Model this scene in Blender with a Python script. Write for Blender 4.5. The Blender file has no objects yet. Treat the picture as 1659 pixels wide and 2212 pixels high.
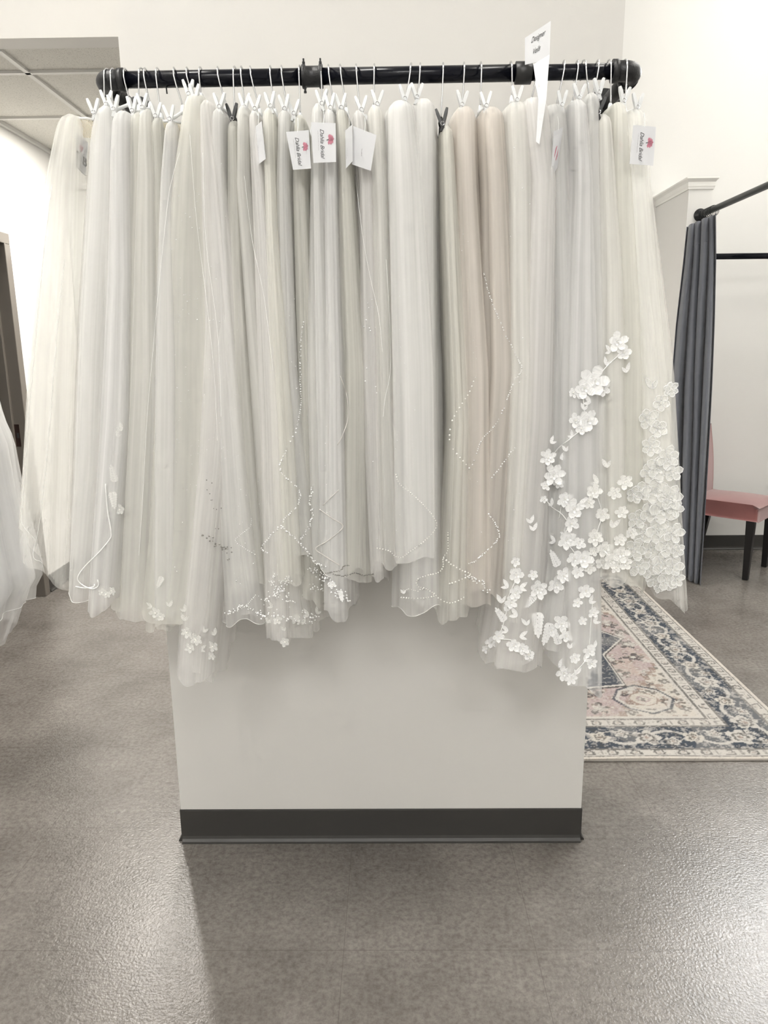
import bpy, math, random
import numpy as np
from mathutils import Vector, Matrix
from mathutils.bvhtree import BVHTree

random.seed(7)
SC = bpy.context.scene
COL = SC.collection
PI = math.pi

# ------------------------------------------------------------------ camera
F_PX, PITCH, YAW, ROLL, EYE = 1557.1, 0.2187, 0.0121, -0.0110, 1.393
_r0 = Vector((math.cos(YAW), math.sin(YAW), 0)); _f0 = Vector((-math.sin(YAW), math.cos(YAW), 0)); _z = Vector((0, 0, 1))
_F = _f0 * math.cos(PITCH) - _z * math.sin(PITCH)
_U = _f0 * math.sin(PITCH) + _z * math.cos(PITCH)
_R = _r0 * math.cos(ROLL) + _U * math.sin(ROLL)
_U2 = -_r0 * math.sin(ROLL) + _U * math.cos(ROLL)
CAM = Vector((0, 0, EYE))
cd = bpy.data.cameras.new('camera'); co = bpy.data.objects.new('camera', cd); COL.objects.link(co)
cd.sensor_fit = 'AUTO'; cd.sensor_width = 36; cd.lens = F_PX / 2212 * 36
cd.clip_start = 0.05; cd.clip_end = 60
m = Matrix.Identity(4)
for i in range(3):
    m[i][0] = _R[i]; m[i][1] = _U2[i]; m[i][2] = -_F[i]; m[i][3] = CAM[i]
co.matrix_world = m
SC.camera = co

def ray(px, py):
    return (_F + _R * ((px - 829.5) / F_PX) - _U2 * ((py - 1106) / F_PX)).normalized()
def P(px, py, Y):
    d = ray(px, py); return CAM + d * (Y / d.y)
def G(px, py, Z=0.0):
    d = ray(px, py); return CAM + d * ((Z - EYE) / d.z)

# ------------------------------------------------------------------ render look and world
SC.view_settings.view_transform = 'Standard'
SC.view_settings.look = 'None'
SC.view_settings.gamma = 1
SC.view_settings.use_curve_mapping = False
SC.view_settings.exposure = 0.07
SC.cycles.transparent_max_bounces = 64
SC.cycles.max_bounces = 6
SC.cycles.diffuse_bounces = 3
SC.cycles.use_adaptive_sampling = True
SC.cycles.adaptive_threshold = 0.09
SC.cycles.adaptive_min_samples = 10
SC.cycles.use_denoising = True
w = bpy.data.worlds.new('world'); SC.world = w; w.use_nodes = True
w.node_tree.nodes['Background'].inputs[0].default_value = (1, 0.98, 0.95, 1)
w.node_tree.nodes['Background'].inputs[1].default_value = 0.25

# ------------------------------------------------------------------ lights (all sit in ceiling fixtures of the shop)
HIGH = 4.2      # main shop ceiling
LOW = 2.604      # dropped ceiling at the left rear
PANELS = [  # x, y, z, size x, size y, watts, colour
    (-1.55, 1.15, HIGH, 1.2, 0.6, 48, (1.0, 0.985, 0.96)),
    (0.9, -2.6, HIGH, 1.2, 0.6, 66, (0.98, 0.985, 1.0)),
    (-1.1, -2.6, HIGH, 1.2, 0.6, 86, (0.995, 0.99, 0.98)),
    (2.45, 3.6, HIGH, 1.0, 0.6, 9, (0.97, 0.985, 1.0)),
    (2.6, 1.6, HIGH, 0.6, 1.2, 16, (1.0, 0.985, 0.97)),
]
DOWN = [(-1.55, 4.20, LOW, 25, .075), (-.84, 3.90, LOW, 40, .20)]     # x, y, z, watts, radius
for (x, y, z, sx, sy, e, c) in PANELS:
    l = bpy.data.lights.new('panel_light', 'AREA'); l.shape = 'RECTANGLE'; l.size = sx; l.size_y = sy; l.energy = e; l.color = c
    o = bpy.data.objects.new('panel_light', l); COL.objects.link(o); o.location = (x, y, z - 0.03)
for (x, y, z, e, rad) in DOWN:
    l = bpy.data.lights.new('downlight', 'AREA'); l.shape = 'DISK'; l.size = 2 * rad; l.energy = e; l.color = (1.0, 0.955, 0.89)
    o = bpy.data.objects.new('downlight', l); COL.objects.link(o); o.location = (x, y, z - 0.02)

WIN = (3.12, 4.95, 3.32, 1.15, .80)     # high transom window in the rear wall, right of the frame: x, wall y, z, width, height
l = bpy.data.lights.new('window_light', 'AREA'); l.shape = 'RECTANGLE'; l.size = WIN[3] - .06; l.size_y = WIN[4] - .06; l.energy = 70; l.color = (0.94, 0.97, 1.0)
o = bpy.data.objects.new('window_light', l); COL.objects.link(o); o.location = (WIN[0], WIN[1] - .05, WIN[2]); o.rotation_euler = (math.radians(-90), 0, 0)

# ------------------------------------------------------------------ helpers
class MB:
    def __init__(s): s.v = []; s.f = []; s.uv = None
    def add(s, vs, fs):
        b = len(s.v); s.v += [tuple(v) for v in vs]; s.f += [tuple(i + b for i in f) for f in fs]; return s
    def box(s, c, d, M=None):
        hx, hy, hz = d[0] / 2, d[1] / 2, d[2] / 2
        vs = [Vector((sx * hx, sy * hy, sz * hz)) for sz in (-1, 1) for sy in (-1, 1) for sx in (-1, 1)]
        if M is not None: vs = [M @ v for v in vs]
        c = Vector(c)
        return s.add([v + c for v in vs], [(0, 2, 3, 1), (4, 5, 7, 6), (0, 1, 5, 4), (2, 6, 7, 3), (0, 4, 6, 2), (1, 3, 7, 5)])
    def tube(s, pts, r, n=10, caps=True, closed=False):
        pts = [Vector(p) for p in pts]; N = len(pts)
        rs = r if isinstance(r, (list, tuple)) else [r] * N
        t0 = (pts[1] - pts[0]).normalized()
        a = t0.orthogonal().normalized(); rings = []
        for i, p in enumerate(pts):
            if closed: t = (pts[(i + 1) % N] - pts[i - 1]).normalized()
            else: t = (pts[min(i + 1, N - 1)] - pts[max(i - 1, 0)]).normalized()
            a = (a - t * a.dot(t))
            a = a.normalized() if a.length > 1e-6 else t.orthogonal().normalized()
            b = t.cross(a)
            rings.append([p + (a * math.cos(2 * PI * k / n) + b * math.sin(2 * PI * k / n)) * rs[i] for k in range(n)])
        vs = [v for rg in rings for v in rg]; fs = []
        for i in range(N if closed else N - 1):
            j = (i + 1) % N
            for k in range(n):
                k2 = (k + 1) % n; fs.append((i * n + k, i * n + k2, j * n + k2, j * n + k))
        if caps and not closed:
            fs.append(tuple(range(n))[::-1]); fs.append(tuple((N - 1) * n + k for k in range(n)))
        return s.add(vs, fs)
    def lathe(s, prof, o, ax, n=24):
        # prof: (radius, distance along ax)
        o = Vector(o); ax = Vector(ax).normalized(); a = ax.orthogonal().normalized(); b = ax.cross(a)
        vs = []; N = len(prof)
        for r, h in prof:
            for k in range(n):
                t = 2 * PI * k / n; vs.append(o + ax * h + (a * math.cos(t) + b * math.sin(t)) * r)
        fs = [(i * n + k, i * n + (k + 1) % n, (i + 1) * n + (k + 1) % n, (i + 1) * n + k) for i in range(N - 1) for k in range(n)]
        fs.append(tuple(range(n))[::-1]); fs.append(tuple((N - 1) * n + k for k in range(n)))
        return s.add(vs, fs)
    def bead(s, p, r):
        p = Vector(p)
        vs = [p + Vector(d) * r for d in ((1, 0, 0), (-1, 0, 0), (0, 1, 0), (0, -1, 0), (0, 0, 1), (0, 0, -1),
              (.6, -.6, .6), (-.6, -.6, .6), (.6, -.6, -.6), (-.6, -.6, -.6))]
        return s.add(vs, [(0, 6, 8), (4, 7, 6), (1, 9, 7), (5, 8, 9), (6, 7, 9, 8), (0, 4, 6), (0, 8, 5), (1, 7, 4), (1, 5, 9), (0, 2, 4), (4, 2, 1), (1, 2, 5), (5, 2, 0)])
    def build(s, name, mat, parent=None, smooth=False, bevel=0, sub=0, solid=0):
        me = bpy.data.meshes.new(name); me.from_pydata(s.v, [], s.f); me.update()
        if s.uv is not None:
            ul = me.uv_layers.new(name='UVMap')
            vi = np.zeros(len(me.loops), dtype=np.int32); me.loops.foreach_get('vertex_index', vi)
            ul.data.foreach_set('uv', np.array(s.uv, dtype=np.float32)[vi].ravel())
        if mat: me.materials.append(mat)
        if smooth: me.polygons.foreach_set('use_smooth', [True] * len(me.polygons))
        o = bpy.data.objects.new(name, me); COL.objects.link(o)
        if parent: o.parent = parent
        if solid:
            md = o.modifiers.new('thick', 'SOLIDIFY'); md.thickness = solid; md.offset = 0
        if bevel:
            md = o.modifiers.new('bevel', 'BEVEL'); md.width = bevel; md.segments = 3; md.limit_method = 'ANGLE'
        if sub:
            md = o.modifiers.new('sub', 'SUBSURF'); md.levels = sub; md.render_levels = sub
        return o

def tag(o, label=None, cat=None, group=None, kind=None):
    if label: o['label'] = label
    if cat: o['category'] = cat
    if group: o['group'] = group
    if kind: o['kind'] = kind
    return o
def empty(name, loc=(0, 0, 0)):
    o = bpy.data.objects.new(name, None); COL.objects.link(o); o.empty_display_size = .05
    return o          # parts carry world coordinates
def struct(o, label=None):
    o['kind'] = 'structure'
    if label: o['label'] = label
    return o

def nt(name):
    mt = bpy.data.materials.new(name); mt.use_nodes = True; t = mt.node_tree
    return mt, t, t.nodes, t.links, t.nodes['Principled BSDF']
def mat(name, col, rough=.5, metal=0, noise=0, nscale=8, bump=0, bscale=200, spec=.5, emit=None, estr=0, sheen=0):
    mt, t, n, l, b = nt(name)
    b.inputs['Base Color'].default_value = (*col, 1); b.inputs['Roughness'].default_value = rough
    b.inputs['Metallic'].default_value = metal; b.inputs['Specular IOR Level'].default_value = spec
    if sheen: b.inputs['Sheen Weight'].default_value = sheen
    tc = n.new('ShaderNodeTexCoord')
    if noise:
        ns = n.new('ShaderNodeTexNoise'); ns.inputs['Scale'].default_value = nscale; ns.inputs['Detail'].default_value = 5
        l.new(tc.outputs['Object'], ns.inputs['Vector'])
        mx = n.new('ShaderNodeMix'); mx.data_type = 'RGBA'
        mx.inputs[6].default_value = tuple(c * (1 - noise) for c in col) + (1,); mx.inputs[7].default_value = tuple(min(1, c * (1 + noise)) for c in col) + (1,)
        l.new(ns.outputs['Fac'], mx.inputs[0]); l.new(mx.outputs[2], b.inputs['Base Color'])
    if bump:
        n2 = n.new('ShaderNodeTexNoise'); n2.inputs['Scale'].default_value = bscale; n2.inputs['Detail'].default_value = 3
        l.new(tc.outputs['Object'], n2.inputs['Vector'])
        bp = n.new('ShaderNodeBump'); bp.inputs['Strength'].default_value = bump; bp.inputs['Distance'].default_value = .002
        l.new(n2.outputs['Fac'], bp.inputs['Height']); l.new(bp.outputs['Normal'], b.inputs['Normal'])
    if emit:
        b.inputs['Emission Color'].default_value = (*emit, 1); b.inputs['Emission Strength'].default_value = estr
    return mt

M = {}
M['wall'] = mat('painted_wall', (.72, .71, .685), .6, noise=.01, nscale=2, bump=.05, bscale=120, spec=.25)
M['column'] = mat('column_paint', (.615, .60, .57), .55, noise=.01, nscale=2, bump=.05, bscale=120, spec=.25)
M['rubber'] = mat('cove_base_rubber', (.034, .032, .029), .42, noise=.08, nscale=6, bump=.08, bscale=90)
M['pipe'] = mat('black_pipe', (.004, .0045, .008), .2, noise=.3, nscale=20, spec=.22)
M['blackiron'] = mat('black_iron', (.010, .010, .011), .42, noise=.3, nscale=30, bump=.3, bscale=300)
M['rod'] = mat('curtain_rod_metal', (.03, .034, .033), .4, noise=.15, nscale=20)
M['chrome'] = mat('chrome_wire', (.62, .62, .63), .18, metal=1, noise=.05, nscale=50)
M['plastic'] = mat('white_plastic', (.72, .73, .73), .35, noise=.03, nscale=30)
M['blackplastic'] = mat('black_plastic', (.012, .012, .012), .4, noise=.2, nscale=30)
M['card'] = mat('white_card', (.64, .645, .66), .5, noise=.02, nscale=40)
M['ink'] = mat('black_ink', (.03, .03, .03), .6, noise=.1, nscale=40)
M['greyink'] = mat('grey_ink', (.35, .34, .35), .6, noise=.1, nscale=40)
M['pink'] = mat('pink_print', (.52, .19, .25), .6, noise=.45, nscale=260)
M['palepink'] = mat('pale_pink_print', (.70, .36, .40), .6, noise=.35, nscale=260)
M['doorpaint'] = mat('taupe_door_paint', (.13, .115, .097), .45, noise=.04, nscale=4)
M['brass'] = mat('dark_bronze', (.05, .03, .025), .4, metal=.6, noise=.2, nscale=40)
M['trim'] = mat('white_trim', (.80, .79, .755), .45, noise=.01, nscale=5)
M['tbar'] = mat('ceiling_grid', (.62, .61, .58), .5, noise=.02, nscale=10)
M['mirror'] = mat('mirror_glass', (.85, .87, .86), .02, metal=1, noise=.005, nscale=2)
M['lamp'] = mat('lamp_diffuser', (.9, .9, .9), .5, noise=.01, nscale=5, emit=(1, .96, .88), estr=9)
M['pearl'] = mat('pearl_beads', (.86, .85, .80), .18, noise=.06, nscale=300, spec=.8)
M['crystal'] = mat('silver_crystal', (.93, .93, .92), .12, metal=.25, noise=.10, nscale=400)
M['darkbead'] = mat('smoky_beads', (.30, .29, .27), .25, metal=.5, noise=.3, nscale=400)
M['silver'] = mat('silver_cord', (.62, .60, .57), .3, metal=.5, noise=.1, nscale=200)
M['cord'] = mat('satin_cord', (.88, .88, .86), .3, noise=.03, nscale=100)
M['curtain'] = mat('grey_curtain_cloth', (.128, .136, .160), .75, noise=.06, nscale=12, bump=.25, bscale=500, sheen=.25)
M['velvet'] = mat('rose_velvet', (.25, .090, .082), .7, noise=.22, nscale=7, bump=.2, bscale=300, sheen=.6)
M['chairleg'] = mat('black_leg_wood', (.008, .007, .007), .35, noise=.2, nscale=20)
M['goldwire'] = mat('comb_wire', (.55, .48, .33), .3, metal=1, noise=.1, nscale=60)
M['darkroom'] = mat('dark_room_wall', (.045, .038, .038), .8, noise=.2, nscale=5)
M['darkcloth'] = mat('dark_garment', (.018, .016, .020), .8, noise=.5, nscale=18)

def tile_mat():
    mt, t, n, l, b = nt('acoustic_tile')
    tc = n.new('ShaderNodeTexCoord')
    v = n.new('ShaderNodeTexNoise'); v.inputs['Scale'].default_value = 260; v.inputs['Detail'].default_value = 2
    l.new(tc.outputs['Object'], v.inputs['Vector'])
    r = n.new('ShaderNodeValToRGB'); r.color_ramp.elements[0].position = .30; r.color_ramp.elements[0].color = (.30, .29, .26, 1)
    r.color_ramp.elements[1].position = .42; r.color_ramp.elements[1].color = (.60, .585, .54, 1)
    l.new(v.outputs['Fac'], r.inputs['Fac']); l.new(r.outputs['Color'], b.inputs['Base Color']); b.inputs['Roughness'].default_value = .9
    return mt
M['tile'] = tile_mat()

def floor_mat():
    mt, t, n, l, b = nt('vinyl_stone_floor')
    tc = n.new('ShaderNodeTexCoord')
    def noise(s, d=6, rough=.6):
        k = n.new('ShaderNodeTexNoise'); k.inputs['Scale'].default_value = s; k.inputs['Detail'].default_value = d; k.inputs['Roughness'].default_value = rough
        l.new(tc.outputs['Object'], k.inputs['Vector']); return k
    n1 = noise(3.2, 8, .65); n2 = noise(70, 4, .7); n3 = noise(260, 2, .5)
    r = n.new('ShaderNodeValToRGB'); e = r.color_ramp.elements
    e[0].position = .30; e[0].color = (.124, .111, .099, 1); e[1].position = .70; e[1].color = (.205, .187, .170, 1)
    l.new(n1.outputs['Fac'], r.inputs['Fac'])
    r2 = n.new('ShaderNodeValToRGB'); e = r2.color_ramp.elements
    e[0].position = .34; e[0].color = (.72, .71, .70, 1); e[1].position = .62; e[1].color = (1.12, 1.12, 1.12, 1)
    l.new(n2.outputs['Fac'], r2.inputs['Fac'])
    mx = n.new('ShaderNodeMix'); mx.data_type = 'RGBA'; mx.blend_type = 'MULTIPLY'; mx.inputs[0].default_value = 1
    l.new(r.outputs['Color'], mx.inputs[6]); l.new(r2.outputs['Color'], mx.inputs[7])
    sx = n.new('ShaderNodeSeparateXYZ'); l.new(tc.outputs['Object'], sx.inputs[0])
    def seam(out, off, wd):
        a = n.new('ShaderNodeMath'); a.operation = 'ADD'; a.inputs[1].default_value = off + 45.7; l.new(out, a.inputs[0])
        p = n.new('ShaderNodeMath'); p.operation = 'PINGPONG'; p.inputs[1].default_value = .457 / 2; l.new(a.outputs[0], p.inputs[0])
        c = n.new('ShaderNodeMath'); c.operation = 'LESS_THAN'; c.inputs[1].default_value = wd; l.new(p.outputs[0], c.inputs[0]); return c
    s1 = seam(sx.outputs['X'], .125, .0008); s2 = seam(sx.outputs['Y'], -1.451, .0010)
    mm = n.new('ShaderNodeMath'); mm.operation = 'MAXIMUM'; l.new(s1.outputs[0], mm.inputs[0]); l.new(s2.outputs[0], mm.inputs[1])
    ms = n.new('ShaderNodeMath'); ms.operation = 'MULTIPLY'; ms.inputs[1].default_value = .6; l.new(mm.outputs[0], ms.inputs[0])
    m2 = n.new('ShaderNodeMix'); m2.data_type = 'RGBA'; m2.inputs[7].default_value = (.09, .08, .07, 1)
    l.new(ms.outputs[0], m2.inputs[0]); l.new(mx.outputs[2], m2.inputs[6]); l.new(m2.outputs[2], b.inputs['Base Color'])
    bp = n.new('ShaderNodeBump'); bp.inputs['Strength'].default_value = .42; bp.inputs['Distance'].default_value = .0022
    n4 = noise(150, 3, .5); l.new(n4.outputs['Fac'], bp.inputs['Height']); l.new(bp.outputs['Normal'], b.inputs['Normal'])
    b.inputs['Roughness'].default_value = .25; b.inputs['Specular IOR Level'].default_value = .7
    return mt
M['floor'] = floor_mat()

def tulle(name, col, a0, a1, trans=.35, streak=26):
    """sheer net: the open holes between threads let light through, gathers change its density"""
    mt = bpy.data.materials.new(name); mt.use_nodes = True; t = mt.node_tree; n = t.nodes; l = t.links
    n.clear(); out = n.new('ShaderNodeOutputMaterial')
    uv = n.new('ShaderNodeUVMap'); mp = n.new('ShaderNodeMapping'); mp.inputs['Scale'].default_value = (streak, .9, 1)
    l.new(uv.outputs[0], mp.inputs[0])
    ns = n.new('ShaderNodeTexNoise'); ns.inputs['Scale'].default_value = 1; ns.inputs['Detail'].default_value = 3
    l.new(mp.outputs[0], ns.inputs['Vector'])
    mr = n.new('ShaderNodeMapRange'); mr.inputs[1].default_value = .3; mr.inputs[2].default_value = .7; mr.inputs[3].default_value = a0; mr.inputs[4].default_value = a1
    l.new(ns.outputs['Fac'], mr.inputs[0])
    # the net is packed where it is gathered on the comb and opens out towards the hem
    sp_ = n.new('ShaderNodeSeparateXYZ'); l.new(uv.outputs[0], sp_.inputs[0])
    m3 = n.new('ShaderNodeMapRange'); m3.inputs[1].default_value = .80; m3.inputs[2].default_value = 1.35; m3.inputs[3].default_value = .62; m3.inputs[4].default_value = 1.0
    l.new(sp_.outputs['Y'], m3.inputs[0])
    m4 = n.new('ShaderNodeMath'); m4.operation = 'MULTIPLY'; l.new(mr.outputs[0], m4.inputs[0])
    if name.startswith('tulle'): l.new(m3.outputs[0], m4.inputs[1])
    else: m4.inputs[1].default_value = 1
    d = n.new('ShaderNodeBsdfDiffuse'); d.inputs[0].default_value = (*col, 1)
    tr = n.new('ShaderNodeBsdfTranslucent'); tr.inputs[0].default_value = (*[min(1, c * 1.02) for c in col], 1)
    m1 = n.new('ShaderNodeMixShader'); m1.inputs[0].default_value = trans; l.new(d.outputs[0], m1.inputs[1]); l.new(tr.outputs[0], m1.inputs[2])
    tp = n.new('ShaderNodeBsdfTransparent')
    m2 = n.new('ShaderNodeMixShader'); l.new(m4.outputs[0], m2.inputs[0]); l.new(tp.outputs[0], m2.inputs[1]); l.new(m1.outputs[0], m2.inputs[2])
    l.new(m2.outputs[0], out.inputs[0])
    return mt
TUL = {
    'white': ('bright white', (.96, .955, .935)), 'ivory': ('ivory', (.945, .935, .895)), 'cream': ('cream', (.925, .915, .855)),
    'champagne': ('champagne', (.925, .875, .815)), 'blush': ('blush white', (.95, .935, .915)), 'soft': ('soft white', (.945, .94, .93)),
}
TM = {}
for k, (nm, c) in TUL.items():
    TM[k] = tulle('tulle_' + k, c, .42, .64)
    TM[k + '_sheer'] = tulle('tulle_sheer_' + k, c, .27, .45)
M['lace'] = tulle('lace_white', (.97, .97, .965), .70, .99, .2, 9)
M['lacenet'] = tulle('lace_net', (.95, .95, .92), .35, .70, .3, 12)
M['laceivory'] = tulle('lace_ivory', (.96, .955, .93), .62, .97, .2, 9)

# ------------------------------------------------------------------ setting
BACK = 4.95; LWX = -2.07; CX0, CX1, CY, CDEP = -.6206, .536, 1.846, .38
BULK = 3.137; LOWX = -.15; RWX = 3.95
struct(MB().box((1, 1, -.05), (9, 10, .1)).build('floor', M['floor']))
def wall(name, x0, x1, y0, y1, z0, z1, mt='wall'):
    return struct(MB().box(((x0 + x1) / 2, (y0 + y1) / 2, (z0 + z1) / 2), (x1 - x0, y1 - y0, z1 - z0)).build(name, M[mt]))
wall('wall_back', LWX - .1, RWX + .1, BACK, BACK + .1, 0, 4.5)
DY0, DY1, DH = 3.08, 4.045, 1.985     # door opening in the left wall
mbw = MB()
mbw.box((LWX - .06, (-3.6 + DY0) / 2, 2.25), (.12, DY0 + 3.6, 4.5)); mbw.box((LWX - .06, (DY1 + BACK) / 2, 2.25), (.12, BACK - DY1, 4.5))
mbw.box((LWX - .06, (DY0 + DY1) / 2, (DH + 4.5) / 2), (.12, DY1 - DY0, 4.5 - DH))
struct(mbw.build('wall_left', M['wall']))
wall('wall_right', RWX, RWX + .1, -3.6, BACK, 0, 4.5)
wall('wall_front', LWX - .1, RWX + .1, -3.7, -3.6, 0, 4.5)
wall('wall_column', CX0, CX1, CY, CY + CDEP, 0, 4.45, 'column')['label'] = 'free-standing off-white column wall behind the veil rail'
struct(MB().box(((LWX + RWX) / 2, .65, 4.5), (RWX - LWX + .2, 8.7, .1)).build('ceiling', M['trim']))
# dropped ceiling with its bulkhead at the left rear
mb = MB(); mb.box(((LWX + LOWX) / 2, BULK + .05, (LOW + 4.45) / 2), (LOWX - LWX, .1, 4.45 - LOW))
mb.box((LOWX - .05, (BULK + BACK) / 2 + .05, (LOW + 4.45) / 2), (.1, BACK - BULK - .1, 4.45 - LOW))
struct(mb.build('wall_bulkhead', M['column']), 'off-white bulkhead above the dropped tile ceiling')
struct(MB().box(((LWX + LOWX - .1) / 2, (BULK + .1 + BACK) / 2, LOW + .02), (LOWX - LWX - .1, BACK - BULK - .1, .03)).build('ceiling_tiles', M['tile']), 'dropped acoustic tile ceiling at the left rear')
g = MB()
for y in (3.485, 4.10, 4.71): g.box(((LWX + LOWX) / 2, y, LOW), (LOWX - LWX - .02, .022, .012))
for x in (-1.58, -.97, -.36): g.box((x, (BULK + .1 + BACK) / 2, LOW), (.022, BACK - BULK - .11, .012))
g.box((LWX + .012, (BULK + .1 + BACK) / 2, LOW - .005), (.022, BACK - BULK - .11, .02)); g.box(((LWX + LOWX) / 2, BACK - .012, LOW - .005), (LOWX - LWX, .022, .02))
struct(g.build('trim_1', M['tbar']), 'ceiling grid bars under the dropped tiles')

def cove(name, p0, p1, nrm, h=.105, ends=(0, 0)):
    """rubber cove base: flat band with a foot that curls out"""
    p0 = Vector(p0); p1 = Vector(p1); d = (p1 - p0).normalized(); nrm = Vector(nrm)
    prof = [(0, 0), (0, h), (.0025, h), (.0035, h - .004), (.0035, .020), (.006, .012), (.012, .006), (.013, .002), (.013, 0)]
    vs = []
    for q, e in ((p0 - d * ends[0], 0), (p1 + d * ends[1], 1)):
        for a, b in prof: vs.append(q + nrm * a + Vector((0, 0, b)))
    k = len(prof); fs = [(i, i + 1, k + i + 1, k + i) for i in range(k - 1)] + [tuple(range(k)), tuple(range(2 * k - 1, k - 1, -1))]
    return MB().add(vs, fs)
def base(name, *segs):
    mb = MB()
    for s in segs:
        q = cove(name, *s); mb.add(q.v, q.f)
    return struct(mb.build(name, M['rubber']))
base('baseboard_column', ((CX0, CY, 0), (CX1, CY, 0), (0, -1, 0), .105, (.0, .0)), ((CX0, CY, 0), (CX0, CY + CDEP, 0), (-1, 0, 0)), ((CX1, CY, 0), (CX1, CY + CDEP, 0), (1, 0, 0)))
base('baseboard_back', ((LWX, BACK, 0), (1.69, BACK, 0), (0, -1, 0)), ((1.93, BACK, 0), (RWX, BACK, 0), (0, -1, 0)))
base('baseboard_left', ((LWX, DY1 + .075, 0), (LWX, BACK, 0), (1, 0, 0)), ((LWX, -3.6, 0), (LWX, DY0 - .075, 0), (1, 0, 0)))

# door opening: painted steel frame with stop, strike plate, dark room behind
fr = MB()
JX = LWX - .12
for y, s in ((DY1, 1), (DY0, -1)):
    fr.box((LWX + .008, y + s * .022, (DH - .006) / 2), (.016, .055, DH - .006))        # face of the frame
    fr.box(((LWX + .016 + JX) / 2, y - s * .003, DH / 2), (LWX + .016 - JX, .012, DH))  # jamb
    fr.box((JX + .045, y - s * .016, DH / 2), (.05, .020, DH))               # stop
fr.box((LWX + .008, (DY0 + DY1) / 2, DH + .022), (.016, DY1 - DY0 + .10, .055)); fr.box(((LWX + .016 + JX) / 2, (DY0 + DY1) / 2, DH), (LWX + .016 - JX, DY1 - DY0, .012))
door = struct(fr.build('door_1', M['doorpaint'], bevel=.003), 'taupe painted steel door frame in the left wall')
sp = MB().box((JX + .082, DY1 - .0095, .955), (.030, .003, .125)); sp.build('strike_plate', M['brass'], door)
MB().box((JX + .086, DY1 - .0115, .955), (.011, .002, .028)).build('latch_hole', M['ink'], door)
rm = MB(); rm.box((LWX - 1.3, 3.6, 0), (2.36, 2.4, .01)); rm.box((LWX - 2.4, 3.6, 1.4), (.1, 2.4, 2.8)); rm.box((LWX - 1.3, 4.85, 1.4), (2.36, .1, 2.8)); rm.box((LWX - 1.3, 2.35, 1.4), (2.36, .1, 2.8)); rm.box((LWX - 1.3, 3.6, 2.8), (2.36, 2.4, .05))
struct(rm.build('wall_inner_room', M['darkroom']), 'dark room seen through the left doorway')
# garments hanging in the dark room, only a sliver of them shows
def pleated(cx, cy, z0, z1, wx, wy, k, amp, seed):
    rr = random.Random(seed); ph = [rr.uniform(0, 6.28) for _ in range(4)]; vs = []; n = 64; L = 14
    for i in range(L + 1):
        t = i / L; sc = (.45 + .55 * min(1, t * 5)) if t < .2 else 1 + .1 * t
        for j in range(n):
            a = 2 * PI * j / n; r = 1 + amp * math.sin(k * a + ph[0] + t) + amp * .6 * math.sin((k + 4) * a + ph[1])
            vs.append((cx + wx * sc * r * math.cos(a), cy + wy * sc * r * math.sin(a), z1 + (z0 - z1) * t))
    fs = [(i * n + j, i * n + (j + 1) % n, (i + 1) * n + (j + 1) % n, (i + 1) * n + j) for i in range(L) for j in range(n)]
    fs.append(tuple(range(n)))
    return MB().add(vs, fs)
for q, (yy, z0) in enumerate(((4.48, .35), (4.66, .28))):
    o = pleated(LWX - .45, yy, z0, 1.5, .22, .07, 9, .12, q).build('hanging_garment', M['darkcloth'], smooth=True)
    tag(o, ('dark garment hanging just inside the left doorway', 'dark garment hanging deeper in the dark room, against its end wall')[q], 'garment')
hr = MB(); hr.tube([(LWX - .45, 2.5, 1.52), (LWX - .45, 4.8, 1.52)], .014); tag(hr.build('garment_pole', M['blackiron'], smooth=True), 'dark pole holding garments in the room behind the left doorway', 'rail')

# stub wall with crown trim at the right rear, carries the dressing-room rod
SY = 4.43
SX0 = P(1489, 400, SY).x; SX1 = SX0 + .135; SZ = P(1487, 384, SY).z
wall('wall_stub', SX0, SX1, SY, BACK, 0, SZ - .02)['label'] = 'narrow white stub wall beside the dressing room curtain'
prof = [(0, -.062), (.006, -.062), (.008, -.050), (.010, -.046), (.010, -.024), (.020, -.012), (.024, -.008), (.024, 0), (0, 0)]
cor = MB(); vs = []; ring = []
for (x, y, nx, ny) in ((SX0, BACK, -1, 0), (SX0, SY, -1, -1), (SX1, SY, 1, -1), (SX1, BACK, 1, 0)):
    for a, b in prof: vs.append((x + nx * a, y + ny * a, SZ + b))
k = len(prof)
cor.add(vs, [(i * k + j, i * k + (j + 1) % k, (i + 1) * k + (j + 1) % k, (i + 1) * k + j) for i in range(3) for j in range(k)])
cor.box(((SX0 + SX1) / 2, (SY + BACK) / 2, SZ - .011), (SX1 - SX0, BACK - SY, .02))
struct(cor.build('trim_2', M['trim']), 'white crown moulding capping the stub wall')

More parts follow.
